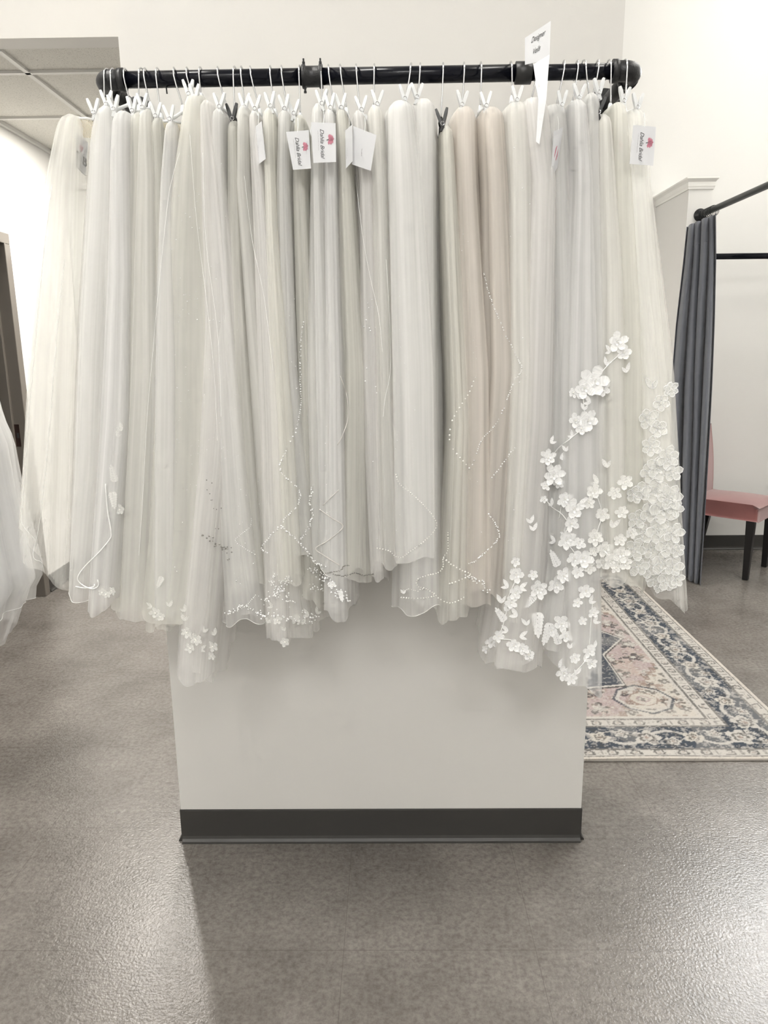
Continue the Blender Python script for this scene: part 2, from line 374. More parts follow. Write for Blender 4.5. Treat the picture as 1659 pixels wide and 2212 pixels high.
# ceiling lights as fixtures
for i, (x, y, z, sx, sy, e, c) in enumerate(PANELS):
    t_ = empty('ceiling_light')
    where = ('high on the left above the floor aisle', 'behind the viewer on the right', 'behind the viewer on the left', 'near the rear wall above the curtain', 'high on the right beside the viewer')[i]
    tag(t_, 'rectangular ceiling light panel ' + where, 'ceiling light', 'panels in the high ceiling')
    f = MB()
    for s in (-1, 1):
        f.box((x + s * sx / 2, y, z + .03), (.03, sy + .03, .05)); f.box((x, y + s * sy / 2, z + .03), (sx, .03, .05))
    f.build('frame', M['trim'], t_); MB().box((x, y, z + .03), (sx - .03, sy - .03, .02)).build('diffuser', M['lamp'], t_)
for i, (x, y, z, e, rad) in enumerate(DOWN):
    t_ = empty('downlight'); tag(t_, ('round recessed downlight in the tile ceiling near the left wall', 'wider round downlight in the tile ceiling nearer the column')[i], 'downlight', 'downlights in the tile ceiling')
    MB().lathe([(rad, 0), (rad + .02, -.002), (rad + .023, .006), (rad, .006)], (x, y, z), (0, 0, 1)).build('trim_ring', M['trim'], t_, smooth=True)
    MB().lathe([(.001, 0), (rad - .001, .001), (rad - .001, .006)], (x, y, z), (0, 0, 1)).build('lens', M['lamp'], t_)

# high transom window that gives the floor its glare
wn = MB(); wx, wy_, wz, ww, wh = WIN
for s_ in (-1, 1):
    wn.box((wx + s_ * ww / 2, wy_ - .02, wz), (.06, .04, wh + .06)); wn.box((wx, wy_ - .02, wz + s_ * wh / 2), (ww, .04, .06))
wn.box((wx, wy_ - .015, wz), (.03, .03, wh))
wf = struct(wn.build('window_1', M['trim'], bevel=.003), 'high transom window in the rear wall')
MB().box((wx, wy_ - .006, wz), (ww, .008, wh)).build('pane', M['lamp'], wf)

# mirror at the rear left
mi = empty('wall_mirror'); tag(mi, 'thin framed mirror on the rear wall behind the leftmost veil', 'mirror')
T = Matrix.Rotation(-math.radians(4), 3, 'X'); mx0, mx1, mh = P(138, 470, 4.86).x, -1.15, .95
cc = Vector(((mx0 + mx1) / 2, 4.905, 1.95))
MB().box(cc, (mx1 - mx0, .012, mh), T).build('glass', M['mirror'], mi)
f = MB()
for s in (-1, 1):
    f.box(cc + Vector((s * (mx1 - mx0) / 2, 0, 0)), (.010, .02, mh + .01), T); f.box(cc + T @ Vector((0, 0, s * mh / 2)), (mx1 - mx0, .02, .010), T)
f.build('frame', M['blackiron'], mi)

# ------------------------------------------------------------------ rug
def vnoise(x, y, s, seed):
    rs = np.random.RandomState(seed); g = rs.rand(64, 64)
    xs = x * s; ys = y * s; xi = np.floor(xs).astype(int); yi = np.floor(ys).astype(int); fx = xs - xi; fy = ys - yi
    fx = fx * fx * (3 - 2 * fx); fy = fy * fy * (3 - 2 * fy)
    a = g[xi % 64, yi % 64]; b = g[(xi + 1) % 64, yi % 64]; c = g[xi % 64, (yi + 1) % 64]; d = g[(xi + 1) % 64, (yi + 1) % 64]
    return (a * (1 - fx) + b * fx) * (1 - fy) + (c * (1 - fx) + d * fx) * fy
def make_rug(x0, x1, y0, y1, step=.0055):
    nx = int((x1 - x0) / step); ny = int((y1 - y0) / step)
    X, Y = np.meshgrid(np.linspace(x0, x1, nx + 1), np.linspace(y0, y1, ny + 1), indexing='ij')
    cx, cy = (x0 + x1) / 2, (y0 + y1) / 2; hx, hy = (x1 - x0) / 2, (y1 - y0) / 2
    a = np.abs(X - cx); b = np.abs(Y - cy)
    dx = hx - a; dy = hy - b; d = np.minimum(dx, dy); s = np.where(dx < dy, Y - cy, X - cx) + 10
    n1 = vnoise(X + 9, Y, 55, 1); n2 = vnoise(X + 9, Y, 160, 2); n3 = vnoise(X + 9, Y, 18, 3)
    cream = np.array([.60, .56, .50]); pink = np.array([.45, .37, .36]); navy = np.array([.072, .085, .105]); dark = np.array([.085, .082, .080]); brown = np.array([.33, .255, .215]); light = np.array([.58, .55, .51]); peach = np.array([.52, .43, .37])
    C = np.zeros(X.shape + (3,)) + pink
    def put(m, c, al=1.0):
        m = np.clip(m.astype(float), 0, 1)[..., None] * al; C[:] = C * (1 - m) + c * m
    # field: dusty pink with scattered sprigs
    put(n3 > .62, peach, .5)
    def sprigs(mask, per, rad, col, seed, al=.9, pet=3):
        u = X / per; v = Y / per; iu = np.floor(u).astype(int); iv = np.floor(v).astype(int); rs = np.random.RandomState(seed); gx = rs.rand(64, 64); gy = rs.rand(64, 64); ga = rs.rand(64, 64) * 6.3
        fu = u - iu - .3 - .4 * gx[iu % 64, iv % 64]; fv = v - iv - .3 - .4 * gy[iu % 64, iv % 64]
        r = np.hypot(fu, fv); th = np.arctan2(fv, fu) + ga[iu % 64, iv % 64]
        put(mask & (r < rad * (.45 + .55 * np.abs(np.cos(pet * th / 2 * 2)))) & (n1 > .25), col, al)
        put(mask & (r < rad * .25), light, .9)
    ix, iy = hx - .285, hy - .285
    inf = d > .285
    sprigs(inf, .15, .36, dark, 5, .85); sprigs(inf, .07, .30, brown, 6, .5, 2); sprigs(inf, .15, .22, light, 16, .7, 4)
    qa = np.round(a / .028) * .028
    span = inf & (qa / ix * .95 + b / iy > 1.32)
    put(span, cream, .95); edge = inf & ~span & (qa / ix * .95 + b / iy > 1.275); put(edge, brown, .85)
    sprigs(span, .13, .42, brown, 8, .8, 3); sprigs(span, .08, .35, dark, 9, .7, 2)
    ca, cb = ix * .62, iy * .80
    ro = np.maximum(np.abs(a - ca) * 1.0, np.abs(b - cb)) + .5 * np.minimum(np.abs(a - ca), np.abs(b - cb))
    for r0, r1, c in ((.115, .128, navy), (.10, .115, light), (.055, .062, brown), (.02, .03, pink), (.03, .055, cream)): put(inf & (ro >= r0) & (ro < r1), c, .85)
    # central medallion: navy star band
    st = np.minimum(np.maximum(a * 1.25, b * .62) + .10 * np.minimum(a, b), (a + b * .75) * .80 + .02)
    st = np.round(st / .008) * .008
    for r0, r1, c in ((0, .19, cream), (.19, .205, navy), (.205, .225, light), (.225, .33, navy), (.33, .342, light), (.342, .352, dark)): put(inf & (st >= r0) & (st < r1), c, .95)
    sprigs(inf & (st < .19), .075, .40, peach, 11, .8); sprigs(inf & (st < .18), .11, .3, navy, 12, .8, 2)
    # borders
    def guard(d0, d1):
        mk = (d >= d0) & (d < d1); put(mk, light); u = (s / .082) % 1 - .5; v = (d - (d0 + d1) / 2) / (d1 - d0); k = np.floor(s / .082).astype(int) % 2
        r = np.maximum(np.abs(u) * 1.5 + .35 * np.abs(v) + .25 * (k * v), np.abs(v) * 1.15)
        put(mk & (r < .38) & (r > .22) & (n1 > .2), dark, .8); put(mk & (r < .12), np.where(True, brown, brown), .5)
        put(mk & (np.abs(np.abs(u) - .46) < .02) & (np.abs(v) < .3), dark, .5)
        for q in (d0 + .004, d1 - .004): put(np.abs(d - q) < .0028, dark, .8)
    put(d < .3, light, 1); put((d > .278) & (d < .284), dark, .8)
    guard(.014, .066); guard(.222, .278)
    mk = (d >= .070) & (d < .218); put(mk, navy)
    v = (d - .144) / .148; u = s / .34
    vine = np.abs(v - .30 * np.sin(2 * PI * u)) ; put(mk & (vine < .055), light, .9)
    vine2 = np.abs(v + .30 * np.sin(2 * PI * u + .5)); put(mk & (vine2 < .03), light, .7)
    for off, rad, col in ((0, .36, light), (.5, .27, cream), (.25, .20, light), (.75, .20, light)):
        fu = ((s / .34 + off + .5) % 1 - .5) * .34 / .148; fv = v - (.18 if off == .25 else -.18 if off == .75 else 0)
        r = np.hypot(fu, fv); th = np.arctan2(fv, fu)
        pet = rad * (.62 + .38 * np.abs(np.cos(2.5 * th)))
        put(mk & (r < pet), col, .95); put(mk & (r < pet * .62) & (r > pet * .42), dark, .8); put(mk & (r < pet * .22), brown, .8)
    put(mk & (n1 > .78), light, .5); put(mk & (n1 < .25), dark, .5)
    put(np.abs(d - .0685) < .0025, dark, .8); put(np.abs(d - .2200) < .0025, dark, .8)
    put(d < .013, np.array([.62, .57, .51]))
    # worn pile: pale threads all over
    put(n2 > .70, light, .45); put(n2 < .22, dark, .25); put(vnoise(X + 3, Y, 7, 21) > .6, light, .18)
    C *= .80
    Z = .009 + .0012 * (n2 - .5) + .004 * np.exp(-((Y - y0) / .05) ** 2) * (.5 + .5 * np.sin(X * 9))
    nv = (nx + 1) * (ny + 1); me = bpy.data.meshes.new('rug')
    V = np.stack([X, Y, Z], -1).reshape(-1, 3)
    idx = np.arange(nv).reshape(nx + 1, ny + 1)
    Fq = np.stack([idx[:-1, :-1], idx[1:, :-1], idx[1:, 1:], idx[:-1, 1:]], -1).reshape(-1, 4)
    # rim down to the floor
    border = list(idx[:, 0]) + list(idx[-1, 1:]) + list(idx[-2::-1, -1]) + list(idx[0, -2:0:-1])
    rim = V[border].copy(); rim[:, 2] = .0015
    V2 = np.concatenate([V, rim]); B = len(border)
    rimf = [(border[i], border[(i + 1) % B], nv + (i + 1) % B, nv + i)[::-1] for i in range(B)]
    me.from_pydata(V2.tolist(), [], Fq.tolist() + [tuple(int(q) for q in f) for f in rimf]); me.update()
    ca_ = me.color_attributes.new('pattern', 'FLOAT_COLOR', 'POINT')
    CC = np.ones((len(V2), 4), dtype=np.float32); CC[:nv, :3] = C.reshape(-1, 3); CC[nv:, :3] = (.45, .42, .38)
    ca_.data.foreach_set('color', CC.ravel())
    mt, t, n, l, b_ = nt('woven_rug'); at = n.new('ShaderNodeAttribute'); at.attribute_name = 'pattern'
    tc = n.new('ShaderNodeTexCoord'); ns = n.new('ShaderNodeTexNoise'); ns.inputs['Scale'].default_value = 420; l.new(tc.outputs['Object'], ns.inputs['Vector'])
    mr = n.new('ShaderNodeMapRange'); mr.inputs[3].default_value = .72; mr.inputs[4].default_value = 1.25; l.new(ns.outputs['Fac'], mr.inputs[0])
    mx = n.new('ShaderNodeMix'); mx.data_type = 'RGBA'; mx.blend_type = 'MULTIPLY'; mx.inputs[0].default_value = 1
    l.new(at.outputs['Color'], mx.inputs[6]); l.new(mr.outputs[0], mx.inputs[7]); l.new(mx.outputs[2], b_.inputs['Base Color'])
    b_.inputs['Roughness'].default_value = .95; b_.inputs['Specular IOR Level'].default_value = .1
    bp = n.new('ShaderNodeBump'); bp.inputs['Strength'].default_value = .3; bp.inputs['Distance'].default_value = .002; l.new(ns.outputs['Fac'], bp.inputs['Height']); l.new(bp.outputs['Normal'], b_.inputs['Normal'])
    me.materials.append(mt)
    o = bpy.data.objects.new('rug', me); COL.objects.link(o)
    return tag(o, 'worn oriental rug in navy, dusty pink and cream on the floor', 'rug')
ry0 = G(1400, 1645).y
make_rug(-.03, 1.4727, ry0, ry0 + 2.14)

# ------------------------------------------------------------------ dressing room: rod, rail, curtain, chair
fl = P(1512, 465, SY)
rod = empty('curtain_rod'); tag(rod, 'black iron pipe curtain rod running forward from the stub wall', 'curtain rod')
MB().tube([(fl.x, SY - .01, fl.z), (fl.x, 2.2, fl.z)], .0165, 16).build('pipe', M['rod'], rod, smooth=True)
MB().lathe([(.036, 0), (.036, .006), (.022, .010), (.022, .028), (.017, .030)], (fl.x, SY, fl.z), (0, -1, 0)).build('wall_flange', M['blackiron'], rod, smooth=True)
MB().tube([(fl.x, 2.23, fl.z), (fl.x + .004, 2.20, fl.z), (fl.x + .02, 2.18, fl.z), (fl.x + .05, 2.175, fl.z)], .022, 16).build('elbow', M['blackiron'], rod, smooth=True)
MB().tube([(fl.x + .05, 2.175, fl.z), (RWX, 2.175, fl.z)], .0165, 16).build('pipe', M['rod'], rod, smooth=True)
MB().lathe([(.036, 0), (.036, .006), (.022, .010), (.022, .028), (.017, .030)], (RWX, 2.175, fl.z), (-1, 0, 0)).build('wall_flange', M['blackiron'], rod, smooth=True)
rl = P(1600, 553.5, 4.62)
hrail = empty('hanging_rail'); tag(hrail, 'straight black rail fixed across the dressing room behind the curtain', 'rail')
MB().tube([(SX1 + .002, 4.62, rl.z), (RWX - .002, 4.62, rl.z)], .0175, 16).build('pipe', M['pipe'], hrail, smooth=True)
MB().lathe([(.036, 0), (.036, .006), (.022, .010), (.022, .028)], (SX1, 4.62, rl.z), (1, 0, 0)).build('wall_flange', M['blackiron'], hrail, smooth=True)
MB().lathe([(.036, 0), (.036, .006), (.022, .010), (.022, .028)], (RWX, 4.62, rl.z), (-1, 0, 0)).build('wall_flange', M['blackiron'], hrail, smooth=True)

def interp(tab, y, k):
    if y <= tab[0][0]: return tab[0][k]
    for a, b in zip(tab, tab[1:]):
        if y <= b[0]: return a[k] + (b[k] - a[k]) * (y - a[0]) / (b[0] - a[0])
    return tab[-1][k]
cur = empty('curtain'); tag(cur, 'charcoal grey fabric curtain gathered at the end of the rod', 'curtain')
tabc = [(470, 1484, 1547), (560, 1475, 1548), (700, 1459, 1545), (830, 1449, 1540), (1000, 1446, 1531), (1150, 1448, 1522), (1255, 1450, 1515)]
nu, nv_ = 150, 46; vs = []
for i in range(nv_ + 1):
    t = i / nv_
    for j in range(nu + 1):
        u = j / nu; y0 = 486 - 16 * u; y1 = 1236 + 14 * u; py = y0 + (y1 - y0) * t
        xl, xr = interp(tabc, py, 1), interp(tabc, py, 2); px = xl + (xr - xl) * u
        A = .030 + .012 * t
        ph = 2 * PI * 4.6 * (u ** 1.15) + .6 * math.sin(3 * t + u * 4)
        Y = 4.36 - .17 * u + A * math.sin(ph) + .01 * math.sin(17 * u + 5 * t)
        if u < .12: Y = max(Y, 4.30)
        p = P(px, py, Y); p.z = P(px, py, 4.30).z
        p.x += .010 * math.cos(ph) * (.4 + .6 * math.sin(PI * u))
        vs.append(p)
fs = [(i * (nu + 1) + j, i * (nu + 1) + j + 1, (i + 1) * (nu + 1) + j + 1, (i + 1) * (nu + 1) + j) for i in range(nv_) for j in range(nu)]
MB().add(vs, fs).build('cloth', M['curtain'], cur, smooth=True, solid=.0025)
# stitched header band along the top
hd = MB()
row = [vs[3 * (nu + 1) + j] + Vector((0, -.003, 0)) for j in range(0, nu + 1, 2)]
hd.tube(row, .0012, 4); hd.build('stitched_hem', M['curtain'], cur)
for k in range(8):
    yy = SY - .045 - k * .0205
    MB().tube([(fl.x + .026 * math.cos(a), yy + .002 * math.sin(a), fl.z - .008 + .028 * math.sin(a)) for a in [2 * PI * q / 22 for q in range(22)]], .0017, 6, closed=True).build('ring', M['blackplastic'], cur, smooth=True)
    MB().box((fl.x + .002, yy, fl.z - .043), (.008, .003, .016)).build('ring_clip', M['blackplastic'], cur)

# chair
ch = empty('side_chair'); tag(ch, 'rose velvet side chair with black legs beside the curtain', 'chair')
c1 = G(1610, 1252); c2 = G(1655, 1221)
fd = Vector((c2.x - c1.x, c2.y - c1.y, 0)).normalized(); sd = Vector((-fd.y, fd.x, 0))  # along the front edge; toward the back
RM = Matrix((fd, sd, Vector((0, 0, 1)))).transposed()
W_, D_ = .42, .425
org = Vector((c1.x, c1.y, 0)) - RM @ Vector((.025, .025, 0))
def L(x, y, z): return org + RM @ Vector((x, y, z))
for (x, y, nm) in ((.025, .025, 'f'), (W_ - .025, .025, 'f'), (.014, D_ - .03, 'r'), (W_ - .03, D_ - .03, 'r')):
    lg = MB(); by = y if nm == 'f' else y + .06
    v8 = [L(x + a * h, (by if z == 0 else y) + b * h, z) for z, h in ((0, .016), (.40, .024)) for a, b in ((-1, -1), (1, -1), (1, 1), (-1, 1))]
    lg.add(v8, [(3, 2, 1, 0), (4, 5, 6, 7), (0, 1, 5, 4), (1, 2, 6, 5), (2, 3, 7, 6), (3, 0, 4, 7)])
    lg.build('leg', M['chairleg'], ch, bevel=.002)
def cushion(x0, x1, y0, y1, z0, z1, crown, name, tilt=0):
    n = 14; vs = []; f = []
    def pt(u, v, w_):
        x = x0 + (x1 - x0) * u; y = y0 + (y1 - y0) * v; e = min(u, 1 - u, v, 1 - v); r = .018
        z = z0 + (z1 - z0) * w_
        if w_ == 1: z += crown * (math.sin(PI * u) * math.sin(PI * v)) ** .6
        return L(x, y, z)
    q = MB()
    top = [[pt(i / n, j / n, 1) for j in range(n + 1)] for i in range(n + 1)]
    bot = [[pt(i / n, j / n, 0) for j in range(n + 1)] for i in range(n + 1)]
    vv = [p for r in top for p in r] + [p for r in bot for p in r]; K = (n + 1) ** 2
    for i in range(n):
        for j in range(n):
            a = i * (n + 1) + j; f.append((a, a + n + 1, a + n + 2, a + 1)); f.append((K + a, K + a + 1, K + a + n + 2, K + a + n + 1))
    for i in range(n):
        a = i * (n + 1); f.append((a, K + a, K + a + n + 1, a + n + 1)[::-1]); a = i * (n + 1) + n; f.append((a, K + a, K + a + n + 1, a + n + 1))
        a = i; f.append((a, a + 1, K + a + 1, K + a)[::-1]); a = n * (n + 1) + i; f.append((a, a + 1, K + a + 1, K + a))
    q.add(vv, f); return q.build(name, M['velvet'], ch, smooth=True, bevel=.014)
cushion(-.012, W_ + .012, -.015, D_ + .0, .378, .462, .022, 'seat')
bk = MB(); n = 16; vs = []
for sidey in (0, 1):
    for i in range(n + 1):
        for j in range(n + 1):
            u = i / n; v = j / n; z = .40 + .50 * v; zz = z + (.03 * math.sin(PI * u) if v > .9 else 0)
            wd = W_ * (.90 + .06 * math.sin(PI * min(1, v * 1.1)) - .30 * max(0, v - .55) ** 1.5); x = W_ / 2 + (u - .5) * wd
            y = D_ - .03 + .04 * v ** 1.5 + (.05 if sidey else 0) - (.012 * math.sin(PI * u) * math.sin(PI * v) * (-1 if sidey else 1))
            vs.append(L(x, y, zz))
K = (n + 1) ** 2; f = []
for i in range(n):
    for j in range(n):
        a = i * (n + 1) + j; f.append((a, a + n + 1, a + n + 2, a + 1)); f.append((K + a, K + a + 1, K + a + n + 2, K + a + n + 1))
for i in range(n):
    a = i * (n + 1); f.append((a, K + a, K + a + n + 1, a + n + 1)[::-1]); a = i * (n + 1) + n; f.append((a, K + a, K + a + n + 1, a + n + 1))
    a = i; f.append((a, a + 1, K + a + 1, K + a)[::-1]); a = n * (n + 1) + i; f.append((a, a + 1, K + a + 1, K + a))
bk.add(vs, f).build('backrest', M['velvet'], ch, smooth=True, bevel=.012)

# ------------------------------------------------------------------ the veil rail
RY, RZ, RR = 1.6268, 1.9417, .0158
RX0, RX1 = -.5856, .4979
rail = empty('garment_rail'); tag(rail, 'black pipe garment rail fixed to the column, full of hanging veils', 'rail')
xc = P(675, 165, RY).x; xd0, xd1 = P(1113, 160, RY).x, P(1148, 160, RY).x
def zr(x): return RZ + (x - RX0) * .0018
for a, b, r in ((RX0 + .02, xc - .01, RR), (xc + .01, xd0 + .01, RR), (xd1 - .01, RX1 - .02, RR * .93)):
    MB().tube([(a, RY, zr(a)), (b, RY, zr(b))], r, 20).build('pipe', M['pipe'], rail, smooth=True)
cp = MB(); cp.lathe([(RR + .0005, -.021), (RR + .006, -.021), (RR + .006, -.014), (RR + .0035, -.013), (RR + .0035, .013), (RR + .006, .014), (RR + .006, .021), (RR + .0005, .021)], (xc, RY, zr(xc)), (1, 0, 0)); cp.build('coupling', M['blackiron'], rail, smooth=True)
for s in (-1, 1):
    MB().lathe([(.003, 0), (.003, .012), (.0018, .013), (.0018, .018)], (xc + s * .017, RY - .004, zr(xc) + .014 * 1), (0, 0, 1), 8).build('bolt', M['blackiron'], rail)
MB().lathe([(.0022, 0), (.0022, .012), (.003, .013), (.003, .016)], (xc - .015, RY - .006, zr(xc) - .016), (0, 0, -1), 8).build('bolt', M['blackiron'], rail)
cp = MB(); cp.lathe([(RR, -.001), (RR + .005, 0), (RR + .005, xd1 - xd0 - .001), (RR, xd1 - xd0)], (xd0, RY, zr(xd0)), (1, 0, 0)); cp.build('coupling', M['blackplastic'], rail, smooth=True)
for X, s in ((RX0, 1), (RX1, -1)):
    pts = [(X + s * .040, RY, zr(X))]
    for a in range(0, 100, 10):
        t = math.radians(a * .9 + 0); pts.append((X + s * (.020 - .020 * math.sin(t)), RY + .020 - .020 * math.cos(t), zr(X)))
    pts.append((X, RY + .045, zr(X)))
    MB().tube(pts, [.0195] * len(pts), 20).build('elbow', M['blackiron'], rail, smooth=True)
    MB().tube([(X + s * .034, RY, zr(X)), (X + s * .045, RY, zr(X))], .0220, 20).build('elbow_collar', M['blackiron'], rail, smooth=True)
    MB().tube([(X, RY + .036, zr(X)), (X, RY + .048, zr(X))], .0220, 20).build('elbow_collar', M['blackiron'], rail, smooth=True)
    MB().tube([(X, RY + .04, zr(X)), (X, CY - .004, zr(X))], RR, 20).build('bracket_pipe', M['blackiron'], rail, smooth=True)
    MB().lathe([(.038, 0), (.038, .005), (.024, .009), (.022, .026), (.018, .028)], (X, CY - .0005, zr(X)), (0, -1, 0)).build('wall_flange', M['blackiron'], rail, smooth=True)
for px in (360,):
    x = P(px, 190, RY).x; MB().tube([(x, RY - .003, zr(x) - .014), (x + .0008, RY - .003, zr(x) - .028)], .0016, 6).build('screw', M['blackiron'], rail)

# ------------------------------------------------------------------ veils
# hook top px, hook bottom (px, py), colour, rows (py, left px, right px), hem left/right py, look, clip colour
V = [
 (222, (224, 222), 'ivory', [(250, 152, 186), (300, 132, 188), (400, 109, 186), (600, 84, 186), (800, 66, 184), (1000, 53, 180), (1120, 47, 176), (1262, 46, 172)], 1120, 1268, 'sheer ivory veil flaring out past the rail end', 'w'),
 (245, (242, 221), 'white', [(226, 213, 262), (300, 194, 274), (450, 184, 278), (700, 175, 266), (1000, 168, 258), (1270, 162, 226)], 1272, 1266, 'bright white veil with a cord edged hem', 'w'),
 (271, (277, 205), 'soft', [(243, 256, 300), (350, 250, 302), (600, 246, 310), (900, 232, 308), (1288, 212, 276)], 1292, 1284, 'soft white veil with beaded lace sprigs', 'w'),
 (307, (298, 220), 'cream', [(238, 284, 322), (400, 280, 342), (700, 262, 350), (1000, 252, 350), (1305, 250, 330)], 1300, 1300, 'cream veil hanging straight behind white ones', 'w'),
 (314, (322, 216), 'ivory', [(234, 308, 340), (400, 300, 356), (800, 285, 366), (1315, 262, 345)], 1302, 1318, 'ivory veil with a rounded see-through hem', 'w'),
 (341, (346, 238), 'cream', [(250, 328, 360), (400, 330, 372), (800, 325, 396), (1335, 326, 400)], 1340, 1330, 'cream veil with lace tipped corner', 'w'),
 (376, (393, 221), 'soft', [(262, 366, 396), (400, 352, 400), (800, 335, 420), (1300, 330, 420)], 1300, 1310, 'soft white veil topped by a comb', 'w'),
 (404, (418, 206), 'cream', [(204, 412, 452), (260, 396, 460), (400, 370, 470), (600, 346, 480), (900, 320, 500), (1150, 310, 500), (1315, 300, 470)], 1310, 1322, 'wide cream veil scattered with tiny glitter', 'w'),
 (434, (433, 195), 'blush', [(222, 440, 470), (400, 438, 500), (700, 440, 540), (1000, 428, 520), (1300, 402, 490), (1435, 396, 476)], 1425, 1442, 'long blush white veil with lace at its foot', 'w'),
 (470, (488, 221), 'white', [(236, 463, 495), (400, 456, 502), (700, 466, 522), (1100, 480, 560), (1330, 492, 590)], 1326, 1316, 'white veil with a crystal trimmed scalloped hem', 'w'),
 (508, (506, 247), 'cream', [(256, 492, 522), (600, 495, 540), (1250, 500, 600)], 1255, 1250, 'narrow cream veil held by a black clip', 'b'),
 (522, (529, 226), 'ivory', [(224, 512, 545), (400, 508, 552), (700, 525, 592), (1000, 542, 630), (1345, 560, 690)], 1330, 1350, 'ivory veil ending in messy crystal clusters', 'w'),
 (540, (560, 229), 'blush', [(240, 540, 566), (500, 550, 600), (900, 566, 625), (1375, 580, 640)], 1330, 1372, 'blush white veil with a dangling lace flower', 'w'),
 (584, (593, 229), 'cream', [(240, 572, 602), (500, 580, 612), (900, 586, 645), (1235, 600, 665)], 1230, 1238, 'buttery cream veil with a round gathered head', 'w'),
 (608, (620, 229), 'white', [(238, 602, 633), (400, 598, 634), (800, 600, 652), (1180, 606, 690)], 1175, 1190, 'white veil with a beaded edge zigzagging down', 'w'),
 (648, (648, 238), 'cream', [(243, 635, 662), (400, 630, 668), (800, 640, 692), (1290, 652, 702)], 1280, 1290, 'cream veil with smoky beads near the hem', 'w'),
 (695, (696, 221), 'white', [(222, 673, 703), (400, 671, 706), (800, 668, 732), (1240, 682, 742)], 1185, 1240, 'bright white veil with a silver cord edge', 'w'),
 (709, (720, 216), 'soft', [(236, 698, 728), (400, 700, 735), (800, 705, 750), (1295, 702, 764)], 1290, 1298, 'soft white veil finished in silver beadwork', 'w'),
 (734, (748, 226), 'cream', [(232, 722, 753), (400, 730, 768), (800, 735, 800), (1240, 722, 808)], 1244, 1240, 'cream veil with a straight rose gold hem', 'w'),
 (769, (777, 230), 'blush', [(234, 755, 792), (400, 770, 816), (800, 772, 828), (1250, 798, 836)], 1215, 1252, 'blush white veil with loose crystals', 'w'),
 (809, (807, 221), 'ivory', [(226, 790, 830), (400, 800, 842), (800, 812, 850), (1210, 812, 872)], 1190, 1212, 'ivory veil gathered into a pointed pleat', 'w'),
 (889, (875, 215), 'white', [(222, 830, 900), (400, 826, 926), (800, 836, 946), (1205, 846, 946)], 1200, 1150, 'wide white veil with a curved pearl edge', 'w'),
 (908, (902, 209), 'white', [(214, 884, 944), (400, 880, 948), (800, 872, 950), (1296, 862, 956)], 1296, 1290, 'white veil with a beaded scroll hem', 'w'),
 (957, (953, 247), 'cream', [(272, 946, 978), (500, 950, 992), (900, 964, 1012), (1302, 942, 1006)], 1302, 1300, 'cream veil gathered under the slanted black clip', 'b'),
 (1002, (999, 219), 'champagne', [(226, 972, 1032), (400, 975, 1036), (800, 984, 1060), (1270, 978, 1060)], 1268, 1272, 'pale champagne veil with pearl strings', 'w'),
 (1038, (1038, 222), 'champagne', [(226, 1028, 1092), (400, 1036, 1102), (800, 1036, 1122), (1272, 1012, 1082)], 1240, 1270, 'peachy champagne veil with a long beaded curve', 'w'),
 (1102, (1107, 200), 'ivory', [(220, 1080, 1150), (400, 1090, 1152), (800, 1090, 1152), (1310, 1068, 1122)], 1290, 1310, 'ivory veil with small crystal corner', 'w'),
 (1161, (1150, 205), 'blush', [(216, 1112, 1180), (400, 1130, 1200), (900, 1112, 1192), (1200, 1078, 1180), (1420, 1044, 1160)], 1402, 1424, 'long blush white veil with floral lace foot', 'w'),
 (1218, (1203, 220), 'white', [(220, 1168, 1225), (400, 1162, 1242), (800, 1166, 1252), (1200, 1160, 1240), (1405, 1140, 1204)], 1340, 1408, 'white veil with embroidered leaf sprays', 'w'),
 (1246, (1238, 212), 'soft', [(216, 1220, 1262), (400, 1215, 1280), (800, 1190, 1290), (1200, 1185, 1290), (1475, 1186, 1290)], 1420, 1470, 'longest veil, soft white with flowers to its foot', 'w'),
 (1258, (1273, 198), 'white', [(200, 1256, 1290), (400, 1244, 1302), (800, 1230, 1322), (1225, 1240, 1300)], 1220, 1225, 'white veil with raised three dimensional petals', 'w'),
 (1290, (1282, 200), 'ivory', [(250, 1276, 1310), (600, 1270, 1342), (1225, 1262, 1346)], 1222, 1226, 'ivory veil under the right hand black clip', 'b'),
 (1313, (1320, 217), 'cream', [(222, 1308, 1346), (400, 1300, 1362), (800, 1290, 1392), (1240, 1284, 1384)], 1222, 1250, 'cream veil with crowded lace blossoms', 'w'),
 (1348, (1351, 226), 'ivory', [(236, 1336, 1392), (400, 1330, 1406), (600, 1330, 1430), (800, 1340, 1452), (1000, 1352, 1463), (1280, 1386, 1474)], 1262, 1290, 'wide sheer ivory veil with large outlined lace flowers', 'w'),
]
ORD = ['first', 'second', 'third', 'fourth', 'fifth', 'sixth', 'seventh', 'eighth', 'ninth', 'tenth', 'eleventh', 'twelfth', 'thirteenth', 'fourteenth', 'fifteenth', 'sixteenth', 'seventeenth']
YP = 1.575     # depth at which a veil's outline is read
def smooth_i(tab, y, k):
    return interp(tab, y, k)
veils = []; bv = []
